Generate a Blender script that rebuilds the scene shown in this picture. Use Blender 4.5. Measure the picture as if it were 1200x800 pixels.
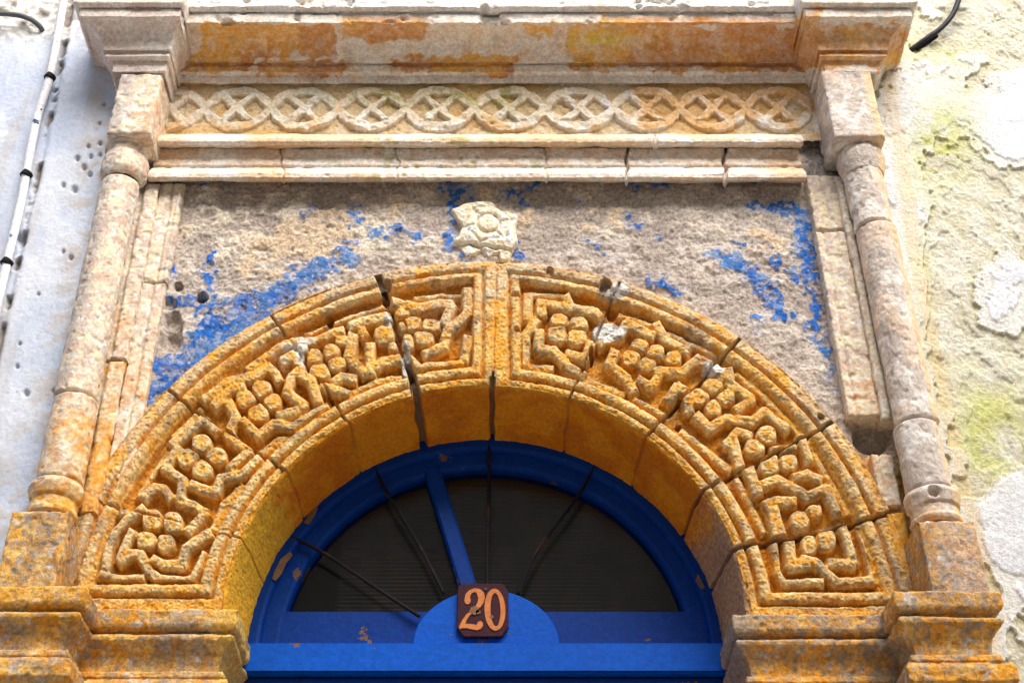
import bpy, bmesh, math
import numpy as np
for o in list(bpy.data.objects): bpy.data.objects.remove(o, do_unlink=True)
scn = bpy.context.scene
R = math.radians

# ------------------------------------------------------------------ camera, sky, sun
TH, D, CXP = 36.0, 3.0, 578.0                # upward pitch, distance to the wall, axis of the doorway
S_, C_ = math.sin(R(TH)), math.cos(R(TH))
F_ = 2250*math.tan(R(TH))
cam = bpy.data.cameras.new('camera'); camo = bpy.data.objects.new('camera', cam)
scn.collection.objects.link(camo); scn.camera = camo
camo.location = (0, -D, 0); camo.rotation_euler = (R(90+TH), 0, 0)
cam.sensor_width = 36; cam.lens = 36*F_/1200; cam.shift_x = (600-CXP)/1200
cam.clip_start = .02; cam.clip_end = 500

SUN_EL, SUN_AZ = 50.0, 24.0                  # azimuth: degrees to the right of straight out from the wall
w = bpy.data.worlds.new('World'); scn.world = w; w.use_nodes = True
nt = w.node_tree; nt.nodes.clear()
sky = nt.nodes.new('ShaderNodeTexSky'); sky.sky_type = 'NISHITA'; sky.sun_disc = False
sky.sun_elevation = R(SUN_EL); sky.sun_rotation = R(180-SUN_AZ)
sky.air_density = 1.0; sky.dust_density = 3.0; sky.ozone_density = 1.0
bg = nt.nodes.new('ShaderNodeBackground'); bg.inputs[1].default_value = .15
wo = nt.nodes.new('ShaderNodeOutputWorld')
nt.links.new(sky.outputs[0], bg.inputs[0]); nt.links.new(bg.outputs[0], wo.inputs[0])
sl = bpy.data.lights.new('sun', 'SUN'); sl.energy = 3.5; sl.angle = R(48); sl.color = (1, .95, .87)
so = bpy.data.objects.new('sun', sl); scn.collection.objects.link(so)
from mathutils import Vector
sd = Vector((math.sin(R(SUN_AZ))*math.cos(R(SUN_EL)), -math.cos(R(SUN_AZ))*math.cos(R(SUN_EL)), math.sin(R(SUN_EL))))
so.rotation_euler = sd.to_track_quat('Z', 'Y').to_euler()
scn.view_settings.view_transform = 'Standard'; scn.view_settings.look = 'None'
scn.view_settings.exposure = .85; scn.view_settings.gamma = 1; scn.view_settings.use_curve_mapping = False

# ------------------------------------------------------------------ measuring helpers
def p2w(px, py, Y=0.):                       # a point of the photograph on the plane at depth Y -> X, Z in metres
    v = (400-np.asarray(py, float))/F_; d = D+Y
    Z = d*(S_+v*C_)/(C_-v*S_); dep = d*C_+Z*S_
    return (np.asarray(px, float)-CXP)*dep/F_, Z
def w2p(X, Z, Y=0.):
    d = D+Y; dep = d*C_+Z*S_
    return CXP+F_*X/dep, 400-F_*(Z*C_-d*S_)/dep
def zr(py, Y=0.): return float(p2w(600, py, Y)[1])
def xr(px, py, Y=0.): return float(p2w(px, py, Y)[0])
def sst(a, b, x):
    t = np.clip((x-a)/(b-a), 0, 1); return t*t*(3-2*t)
def mixc(a, b, t): return a+(b-a)*t[..., None]
def C3(*c): return np.array(c, float)

_rng = np.random.RandomState(7)
_tab = _rng.rand(4096).astype(np.float32)
def vnoise(P, seed=0):
    P = np.asarray(P, np.float32)+np.float32(seed*17.31+100)
    i = np.floor(P).astype(np.int64); f = P-i; f = f*f*f*(f*(f*6-15)+10)
    out = 0
    for dx in (0, 1):
        wx = f[..., 0] if dx else 1-f[..., 0]
        for dy in (0, 1):
            wy = f[..., 1] if dy else 1-f[..., 1]
            for dz in (0, 1):
                wz = f[..., 2] if dz else 1-f[..., 2]
                h = ((i[..., 0]+dx)*73856093 ^ (i[..., 1]+dy)*19349663 ^ (i[..., 2]+dz)*83492791)
                out = out+wx*wy*wz*_tab[(h ^ (h >> 13)) & 4095]
    return out*2-1
def fbm(P, freq, octv=3, seed=0, gain=.55):
    out = 0; a = 1; t = 0
    for k in range(octv):
        out = out+a*vnoise(P*(freq*2.03**k), seed+k*3); t += a; a *= gain
    return out/t
def blur(h, n):
    for ax in (0, 1):
        if h.shape[ax] < 2*n+3: continue
        p = np.pad(h, [(n+1, n) if a == ax else (0, 0) for a in (0, 1)], mode='edge')
        c = np.cumsum(p, axis=ax)
        L = h.shape[ax]
        h = (np.take(c, range(2*n+1, 2*n+1+L), ax)-np.take(c, range(0, L), ax))/(2*n+1)
    return h
def seg_dist(px, py, pts):                   # distance to a polyline
    d = np.full(px.shape, 1e9)
    for (x0, y0), (x1, y1) in zip(pts[:-1], pts[1:]):
        dx, dy = x1-x0, y1-y0; L = dx*dx+dy*dy+1e-9
        t = np.clip(((px-x0)*dx+(py-y0)*dy)/L, 0, 1)
        d = np.minimum(d, np.hypot(px-x0-t*dx, py-y0-t*dy))
    return d
def strap_sd(px, py, pts, hw):                # inside distance to a flat-ended band with sharp corners
    s = np.full(px.shape, -1e9); n = len(pts)-1
    for k in range(n):
        (x0, y0), (x1, y1) = pts[k], pts[k+1]
        L = math.hypot(x1-x0, y1-y0)+1e-6; dx, dy = (x1-x0)/L, (y1-y0)/L
        al = (px-x0)*dx+(py-y0)*dy; pe = np.abs(-(px-x0)*dy+(py-y0)*dx)
        e0 = hw*.55 if k > 0 else hw*.8; e1 = hw*.55 if k < n-1 else hw*.8
        s = np.maximum(s, np.minimum(hw-pe, np.minimum(al+e0, L+e1-al)))
    return s
def poly_sd(px, py, pts):                    # signed distance to a polygon, positive inside
    pts = list(pts); d = seg_dist(px, py, pts+[pts[0]])
    ins = np.zeros(px.shape, bool)
    for (x0, y0), (x1, y1) in zip(pts, pts[1:]+[pts[0]]):
        if y0 == y1: continue
        c = ((y0 > py) != (y1 > py)) & (px < (x1-x0)*(py-y0)/(y1-y0)+x0); ins ^= c
    return np.where(ins, d, -d)

# ------------------------------------------------------------------ materials
def new_mat(name):
    m = bpy.data.materials.new(name); m.use_nodes = True; n = m.node_tree; n.nodes.clear()
    out = n.nodes.new('ShaderNodeOutputMaterial'); p = n.nodes.new('ShaderNodeBsdfPrincipled')
    n.links.new(p.outputs[0], out.inputs[0]); return m, n, p
def nd(n, t, **kw):
    x = n.nodes.new(t)
    for k, v in kw.items(): setattr(x, k, v)
    return x
def noise_node(n, co, scale, detail=4, rough=.6):
    x = nd(n, 'ShaderNodeTexNoise'); x.inputs['Scale'].default_value = scale
    x.inputs['Detail'].default_value = detail; x.inputs['Roughness'].default_value = rough
    n.links.new(co, x.inputs['Vector']); return x.outputs['Fac']
def maprange(n, v, a, b, c, d, smooth=True):
    x = nd(n, 'ShaderNodeMapRange'); x.clamp = True
    if smooth: x.interpolation_type = 'SMOOTHSTEP'
    for k, q in zip((1, 2, 3, 4), (a, b, c, d)): x.inputs[k].default_value = q
    n.links.new(v, x.inputs[0]); return x.outputs[0]
def math_node(n, op, a, b):
    x = nd(n, 'ShaderNodeMath', operation=op)
    for k, q in ((0, a), (1, b)):
        if isinstance(q, (int, float)): x.inputs[k].default_value = q
        else: n.links.new(q, x.inputs[k])
    return x.outputs[0]
def mixnode(n, f, a, b, mode='MIX'):
    x = nd(n, 'ShaderNodeMix', data_type='RGBA', blend_type=mode)
    for k, q in ((0, f), (6, a), (7, b)):
        if isinstance(q, (int, float)): x.inputs[k].default_value = q
        elif isinstance(q, tuple): x.inputs[k].default_value = (*q, 1)
        else: n.links.new(q, x.inputs[k])
    return x.outputs[2]
def mineral(name, lo=.7, hi=1.25, specks=.5, pits=.6, bump=.5, bscale=1., light=(.85, .8, .7), dark=(.09, .06, .035), base=None):
    """weathered masonry: mesh colour, grain, pale mineral specks, dark lichen dots and fine relief"""
    m, n, p = new_mat(name)
    co = nd(n, 'ShaderNodeTexCoord').outputs['Object']
    if base is None:
        a_ = nd(n, 'ShaderNodeAttribute', attribute_name='Col'); a = a_.outputs['Color']; amt = a_.outputs['Alpha']
    else: a = nd(n, 'ShaderNodeRGB'); a.outputs[0].default_value = (*base, 1); a = a.outputs[0]; amt = 1.0
    g1 = noise_node(n, co, 95*bscale, 8, .75); g2 = noise_node(n, co, 260*bscale, 4, .7); g3 = noise_node(n, co, 130*bscale, 6, .8)
    g4 = noise_node(n, co, 14*bscale, 5, .7)
    k = maprange(n, g1, .33, .67, lo, hi)
    k = math_node(n, 'ADD', 1.0, math_node(n, 'MULTIPLY', math_node(n, 'SUBTRACT', k, 1.0), amt))
    comb = nd(n, 'ShaderNodeCombineXYZ')
    for q in range(3): n.links.new(k, comb.inputs[q])
    c = mixnode(n, 1.0, a, comb.outputs[0], 'MULTIPLY')
    patch = maprange(n, g4, .42, .62, 0, 1)
    s = math_node(n, 'MULTIPLY', maprange(n, g2, .58, .68, 0, specks), patch)
    s = math_node(n, 'MULTIPLY', s, amt)
    c = mixnode(n, s, c, light)
    d = math_node(n, 'MULTIPLY', maprange(n, g3, .60, .70, 0, pits), maprange(n, g4, .35, .6, 1, .35))
    d = math_node(n, 'MULTIPLY', d, amt)
    c = mixnode(n, d, c, dark)
    n.links.new(c, p.inputs['Base Color']); p.inputs['Roughness'].default_value = .9
    p.inputs['Specular IOR Level'].default_value = .25
    h = math_node(n, 'ADD', math_node(n, 'MULTIPLY', g1, 1.2), math_node(n, 'MULTIPLY', g2, .5))
    h = math_node(n, 'SUBTRACT', h, math_node(n, 'MULTIPLY', maprange(n, g3, .58, .68, 0, 1), .35))
    b = nd(n, 'ShaderNodeBump'); b.inputs['Strength'].default_value = bump; b.inputs['Distance'].default_value = .006/bscale
    n.links.new(h, b.inputs['Height']); n.links.new(b.outputs[0], p.inputs['Normal'])
    return m
M_ochre = mineral('ochre_washed_stone', .6, 1.25, .85, 1.0, .95)
M_pale = mineral('pale_weathered_stone', .78, 1.2, .7, .7, .75, light=(.9, .87, .82), dark=(.2, .12, .06))
M_render = mineral('rough_render', .55, 1.35, .9, .8, 1.0, light=(.85, .8, .72), dark=(.13, .09, .07))
M_plaster = mineral('painted_plaster', .9, 1.06, .2, .22, .45, light=(.9, .9, .9), dark=(.3, .3, .32))
M_peel = mineral('peeling_limewash', .8, 1.12, .6, .45, .9, light=(.92, .92, .86), dark=(.4, .38, .2))
def paint(name, col, chip=(.16, .09, .05), amt=.64, rough=.38):
    m, n, p = new_mat(name)
    p.inputs['Specular IOR Level'].default_value = .12
    co = nd(n, 'ShaderNodeTexCoord').outputs['Object']
    g = noise_node(n, co, 9, 6, .62); f = noise_node(n, co, 70, 5, .7); l = noise_node(n, co, 3, 3, .6)
    c = mixnode(n, maprange(n, f, .3, .7, 0, 1), tuple(q*.8 for q in col), tuple(min(1, q*1.15) for q in col))
    c = mixnode(n, maprange(n, l, .35, .7, 0, .3), c, tuple(q*.6 for q in col))
    ch = maprange(n, g, amt, amt+.012, 0, 1)
    c = mixnode(n, ch, c, chip); n.links.new(c, p.inputs['Base Color'])
    p.inputs['Roughness'].default_value = rough
    mp = nd(n, 'ShaderNodeMapping'); mp.inputs['Scale'].default_value = (1, 1, 14); n.links.new(co, mp.inputs[0])
    br = noise_node(n, mp.outputs[0], 22, 5, .7); dirt = maprange(n, br, .5, .72, 0, .45)
    c2 = mixnode(n, dirt, c, tuple(q*.35+.004 for q in col)); n.links.new(c2, p.inputs['Base Color'])
    b = nd(n, 'ShaderNodeBump'); b.inputs['Strength'].default_value = .35; b.inputs['Distance'].default_value = .002
    n.links.new(math_node(n, 'SUBTRACT', f, ch), b.inputs['Height']); n.links.new(b.outputs[0], p.inputs['Normal'])
    return m
M_blue = paint('blue_gloss_paint', (.0, .080, .48), rough=.5)
M_blue_shaded = paint('blue_paint_shaded', (.0, .034, .23), amt=.64, rough=.5)  # same blue paint as the board, darkened: shade put into its colour
M_iron = paint('rusty_iron', (.012, .010, .014), (.045, .02, .012), .55, .7)
M_plate = paint('plum_enamel', (.045, .014, .024), (.2, .08, .05), .72, .35)
M_digit = paint('orange_enamel', (.55, .19, .06), (.4, .22, .15), .74, .45)
M_pipe = paint('pipe_paint', (.78, .79, .82), (.05, .07, .16), .6, .5)
M_rubber = paint('black_cable_sheath', (.03, .032, .04), (.1, .09, .08), .72, .5)
M_grey = paint('grey_hose_sheath', (.14, .15, .16), (.3, .3, .28), .7, .55)
M_chip = mineral('bare_chip', base=(.20, .11, .06))
m, n, p = new_mat('dark_glass'); M_glass = m
p.inputs['Base Color'].default_value = (.6, .65, .65, 1); p.inputs['Roughness'].default_value = .12
tr = nd(n, 'ShaderNodeBsdfTransparent'); tr.inputs[0].default_value = (.65, .65, .64, 1)
gl = nd(n, 'ShaderNodeBsdfGlossy'); gl.inputs[1].default_value = .15
mx = nd(n, 'ShaderNodeMixShader'); mx.inputs[0].default_value = .03
n.links.new(tr.outputs[0], mx.inputs[1]); n.links.new(gl.outputs[0], mx.inputs[2])
n.links.new(mx.outputs[0], n.nodes['Material Output'].inputs[0])
m, n, p = new_mat('ribbed_screen'); M_screen = m
co = nd(n, 'ShaderNodeTexCoord').outputs['Object']
n.links.new(mixnode(n, maprange(n, noise_node(n, co, 6, 5), .3, .7, 0, 1), (.03, .027, .024), (.08, .07, .06)), p.inputs['Base Color'])
p.inputs['Roughness'].default_value = .7
m, n, p = new_mat('dark_room'); M_dark = m; p.inputs['Base Color'].default_value = (.02, .018, .016, 1)
M_ground = mineral('pale_street_paving', base=(.70, .62, .50), bscale=.3)
M_opp = mineral('dull_limewash_opposite', base=(.55, .49, .40), bscale=.3)

# ------------------------------------------------------------------ object helpers
COL = scn.collection
def tag(o, label=None, cat=None, group=None, kind=None):
    if label: o['label'] = label
    if cat: o['category'] = cat
    if group: o['group'] = group
    if kind: o['kind'] = kind
    return o
def thing(name, label, cat, loc, group=None):
    o = bpy.data.objects.new(name, None); COL.objects.link(o); o.location = loc; o.empty_display_size = .1
    return tag(o, label, cat, group)
def link(name, me, parent):
    o = bpy.data.objects.new(name, me); COL.objects.link(o)
    if parent is not None:
        o.parent = parent
    return o
def base_of(parent):
    v = np.zeros(3)
    while parent is not None:
        v += np.array(parent.location); parent = parent.parent
    return v
def make_mesh(name, V, Q, col, N, mat, parent):
    me = bpy.data.meshes.new(name)
    V = V-base_of(parent)
    me.vertices.add(len(V)); me.vertices.foreach_set('co', V.astype(np.float32).ravel())
    me.loops.add(Q.size); me.loops.foreach_set('vertex_index', Q.astype(np.int32).ravel())
    me.polygons.add(len(Q)); me.polygons.foreach_set('loop_start', np.arange(0, Q.size, 4, dtype=np.int32))
    me.polygons.foreach_set('use_smooth', np.ones(len(Q), bool))
    me.update(calc_edges=True)
    a = me.attributes.new('Col', 'FLOAT_COLOR', 'POINT')
    a.data.foreach_set('color', (np.clip(col, 0, 1) if col.shape[1] == 4 else np.c_[np.clip(col, 0, 1), np.ones(len(col))]).astype(np.float32).ravel())
    if N is not None: me.normals_split_custom_set_from_vertices(N.astype(np.float32))
    me.materials.append(mat)
    return link(name, me, parent)
def gnormal(P, out=(0, -1, 0)):
    du = np.gradient(P, axis=0); dv = np.gradient(P, axis=1)
    N = np.cross(du, dv); N /= (np.linalg.norm(N, axis=-1, keepdims=True)+1e-12)
    if (N @ np.array(out, float)).mean() < 0: N = -N; return N, True
    return N, False
def grid_object(P, col, name, mat, parent, keep=None, labels=None, names=None, out=(0, -1, 0), parents=None):
    """grid of points -> one object, or one per face label"""
    nu, nv = P.shape[:2]
    N, flip = gnormal(P, out)
    idx = np.arange(nu*nv).reshape(nu, nv)
    Q = np.stack([idx[:-1, :-1], idx[1:, :-1], idx[1:, 1:], idx[:-1, 1:]], -1)
    if flip: Q = Q[..., ::-1]
    Pv, Nv, Cv = P.reshape(-1, 3), N.reshape(-1, 3), col.reshape(-1, col.shape[-1])
    K = np.ones((nu-1, nv-1), bool) if keep is None else keep
    res = {}
    if labels is None: labels = np.zeros((nu-1, nv-1), int)
    for L in np.unique(labels[K]):
        q = Q[K & (labels == L)]
        if len(q) < 4 and L != 0: continue
        used, inv = np.unique(q, return_inverse=True)
        nm = name if names is None else names(L)
        pr = parent if parents is None else parents(L)
        res[L] = make_mesh(nm, Pv[used], inv.reshape(-1, 4), Cv[used], Nv[used], mat, pr)
    return res
def skirt_box(x0, x1, z0, z1, Yf, depth, step=.004, rnd=.008):
    """front face with rounded arrises and four sides, as one grid"""
    u = np.arange(-depth, (x1-x0)+depth+step, step); v = np.arange(-depth, (z1-z0)+depth+step, step)
    U, V = np.meshgrid(u, v, indexing='ij')
    W, H = x1-x0, z1-z0
    ex = np.maximum(np.maximum(-U, U-W), 0); ez = np.maximum(np.maximum(-V, V-H), 0)
    sk = np.maximum(ex, ez)
    X = x0+np.clip(U, 0, W); Z = z0+np.clip(V, 0, H)
    inn = np.minimum(np.minimum(U, W-U), np.minimum(V, H-V))
    rr = np.clip(1-inn/rnd, 0, 1); Y = Yf+sk+rr*rr*rnd*.5
    q = np.clip(1-sk/rnd, 0, 1)**2*rnd*.5
    cx, cz = (x0+x1)/2, (z0+z1)/2
    X = X-np.where(ex > 0, np.sign(U-W/2), 0)*q*(ex > 0)-0*Z
    Z = Z-np.where(ez > 0, np.sign(V-H/2), 0)*q*(ez > 0)
    return np.stack([X, Y, Z], -1)
def displace(P, amp=.003, f=14, seed=0, pit=.003, pf=70, fine=.001, out=(0, -1, 0)):
    N, _ = gnormal(P, out)
    n1 = fbm(P, f, 3, seed); n2 = vnoise(P*pf, seed+5); n3 = vnoise(P*170, seed+9)
    d = n1*amp-sst(.25, .7, n2)*pit+n3*fine
    return P+N*d[..., None], n1, n2
# stone colours
OCH = C3(.86, .37, .025); OCHD = C3(.60, .19, .006); GOLD = C3(.94, .61, .17); PALE = C3(.82, .70, .50); PINK = C3(.66, .51, .42)
GREY = C3(.42, .36, .29); WHITE = C3(.86, .83, .78); LICH = C3(.24, .19, .13); BROWN = C3(.5, .22, .05)
def stone_colour(P, kind, wear=0, seed=0):
    """kind 0 deep ochre .. 1 pale pink-grey; wear pulls the proud, weathered surface towards bare grey stone"""
    a = fbm(P, 6, 3, seed+20)*.5+.5; b = fbm(P, 48, 3, seed+30)*.5+.5; c = fbm(P, 80, 2, seed+40)*.5+.5
    kind = np.clip(kind+(a-.5)*.7, 0, 1)
    col = mixc(np.broadcast_to(OCH, P.shape), GOLD, sst(.2, .9, b+.5*(a-.5)))
    col = mixc(col, OCHD, sst(.55, .75, a)*.6*(1-kind))
    pal = mixc(np.broadcast_to(PINK, P.shape), PALE, sst(.35, .65, b))
    pal = mixc(pal, WHITE, sst(.52, .68, c)*.8)
    col = mixc(col, pal, sst(.2, .8, kind+(b-.5)*.5))
    wr = np.clip(wear*1.0, 0, 1)*sst(.38, .6, c+(a-.5)*.5)
    col = mixc(col, mixc(np.broadcast_to(GREY, P.shape), PALE, sst(.4, .6, b)), wr*.5)
    return col
def grime(col, P, amt=.6, seed=0):
    q = P.copy(); q[..., 2] *= .35
    a = fbm(q, 16, 3, seed+700); b = fbm(P, 70, 3, seed+701); c = fbm(P, 38, 3, seed+702)
    col = mixc(col, C3(.46, .27, .13), sst(-.1, .4, a)*amt*.7)
    col = mixc(col, C3(.40, .33, .28), sst(.05, .4, b+.4*a)*amt)
    return mixc(col, C3(.78, .70, .62), sst(.12, .4, c)*sst(0, .4, b)*amt)

# ------------------------------------------------------------------ ARCH
AX, AZ, R0 = -.02, 1.425, .612
Zt = [  # relief strokes traced from the carving, grouped by view window: (window origin), strokes, bosses
 ((100,560), [
  ([(330,165),(240,240),(170,310),(130,400),(112,520)],50), ([(268,310),(225,400),(200,465)],55), ([(200,480),(260,440),(320,440),(370,540),(400,565)],58),
  ([(400,470),(450,500),(560,495),(585,405),(715,315)],60), ([(90,560),(200,582),(330,578)],46), ([(420,580),(620,590),(695,440)],46),
  ([(740,270),(800,170),(880,50)],40)],
  [(388,235,58,62),(508,250,56,66),(352,355,56,50),(465,372,50,52),(210,190,45,28)]),
 ((160,460), [
  ([(215,290),(300,215),(385,145),(465,205)],60), ([(240,320),(160,430),(265,500),(250,620),(330,650),(400,690),(300,800)],58),
  ([(45,600),(100,545),(150,550),(195,600)],58), ([(322,530),(370,550),(460,570),(490,490),(620,465),(710,380)],56),
  ([(540,60),(580,140),(530,235),(650,335),(550,430)],60), ([(440,780),(500,640),(610,530)],44), ([(210,240),(370,80)],34),
  ([(720,340),(860,260)],40), ([(0,590),(90,450),(180,330)],28)],
  [(378,287,60,54),(298,372,60,52),(460,360,64,50),(380,435,60,54)]),
 ((240,380), [
  ([(0,430),(130,330),(200,310),(290,300),(370,240),(410,280),(432,320)],56), ([(60,465),(150,375),(215,360)],58),
  ([(225,560),(310,640),(400,575),(520,590),(600,540),(710,480)],54), ([(460,205),(520,170),(560,250),(510,300),(480,390),(580,465),(540,500),(440,530)],58),
  ([(330,740),(430,660),(490,650)],44), ([(250,260),(430,130),(500,95),(640,90),(740,45),(800,30)],50),
  ([(560,290),(620,320),(660,440)],58), ([(690,360),(760,370),(840,400)],52), ([(760,330),(800,300),(870,310)],56), ([(865,60),(840,170),(870,225)],58)],
  [(330,375,58,54),(240,430,62,50),(393,447,54,50),(310,510,62,54),(640,178,46,46),(740,145,50,42),(672,270,60,48),(770,222,52,40),(570,135,34,24),(800,85,36,28)]),
 ((340,330), [
  ([(360,250),(400,232),(570,190)],58), ([(400,240),(432,300)],52), ([(370,310),(350,430),(430,520)],58), ([(465,365),(470,520)],58),
  ([(470,505),(540,462),(630,440)],58), ([(360,630),(520,560),(640,545)],38), ([(90,290),(250,222),(550,122)],24)],
  [(550,300,62,55),(600,370,25,28),(720,240,56,42),(820,250,62,42),(780,325,62,42),(690,350,36,48),(655,180,45,28),(655,262,24,28)]),
 ((440,300), [
  ([(110,265),(250,300),(380,275),(440,278)],58), ([(445,290),(405,375)],58), ([(540,200),(540,330),(420,440),(400,520),(300,570)],60),
  ([(540,475),(520,600)],56), ([(230,232),(400,212),(510,212)],28), ([(205,600),(260,650),(500,622)],48)], []),
 ((580,300), [
  ([(262,270),(330,275),(420,292)],56), ([(420,235),(450,295),(590,320),(620,350)],54), ([(190,230),(190,370)],56), ([(230,208),(400,212)],28),
  ([(240,370),(180,450),(172,620)],54), ([(172,630),(330,640)],44), ([(258,445),(255,535),(350,550),(430,640),(510,690)],58),
  ([(430,565),(530,590),(565,505)],56)],
  [(378,368,54,38),(490,385,58,38),(365,450,60,50),(480,468,60,48),(270,322,34,30)]),
 ((680,330), [
  ([(120,360),(230,310),(270,240),(420,312)],58), ([(450,250),(500,340),(620,402)],58), ([(200,410),(170,480),(270,560),(310,630)],58),
  ([(350,570),(420,610),(470,520),(600,520),(690,450)],58), ([(720,465),(800,500),(840,545)],58), ([(520,680),(570,610),(620,640),(640,740)],60),
  ([(50,560),(250,640)],44), ([(320,670),(500,770)],34), ([(520,290),(800,420)],32), ([(230,180),(420,240)],30)],
  [(350,370,54,42),(440,410,54,44),(300,440,56,50),(390,482,56,44),(545,445,48,40),(780,600,62,44),(700,665,58,48),(855,665,54,46),(780,730,48,50)]),
 ((770,410), [
  ([(420,110),(430,190),(560,280),(470,340)],58), ([(240,380),(310,450),(400,390),(560,410),(630,350),(760,450)],56), ([(680,580),(800,560)],48),
  ([(410,540),(480,470),(540,490)],58), ([(450,530),(490,680)],64), ([(150,460),(430,680)],44), ([(470,120),(640,260),(780,400),(830,470)],36), ([(845,505),(890,640)],52)],
  [(645,490,58,52),(575,560,60,50),(660,665,58,62),(770,655,56,48)]),
 ((840,480), [
  ([(195,355),(235,470)],70), ([(280,430),(360,402),(530,500),(640,450),(700,590)],58), ([(460,390),(530,372),(600,400)],54),
  ([(540,180),(660,390),(770,590)],32), ([(290,550),(350,530),(450,530)],56), ([(330,585),(365,715)],84), ([(120,400),(200,540),(280,700)],40)],
  [(490,640,58,55),(575,590,44,40)]),
 ((880,560), [
  ([(228,385),(240,500),(330,490)],68), ([(310,465),(380,480),(510,600),(720,590)],56), ([(530,270),(565,330),(610,495),(470,482)],58),
  ([(140,390),(160,540),(200,608),(420,600)],46), ([(645,260),(690,400),(720,580)],46)],
  [(345,380,48,54),(445,350,58,62)]),
]
joints = [-74.0, -54.0, -34.6, -16.7, 1.6, 20.8, 41.4, 60.5, 76.5]
jw = [.0006, .0015, .0022, .011, .0030, .0016, .0022, .004, .0045]
jdeep = [.3, .45, .5, 1.15, 1.0, .55, .7, 1.0, 1.0]
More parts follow.
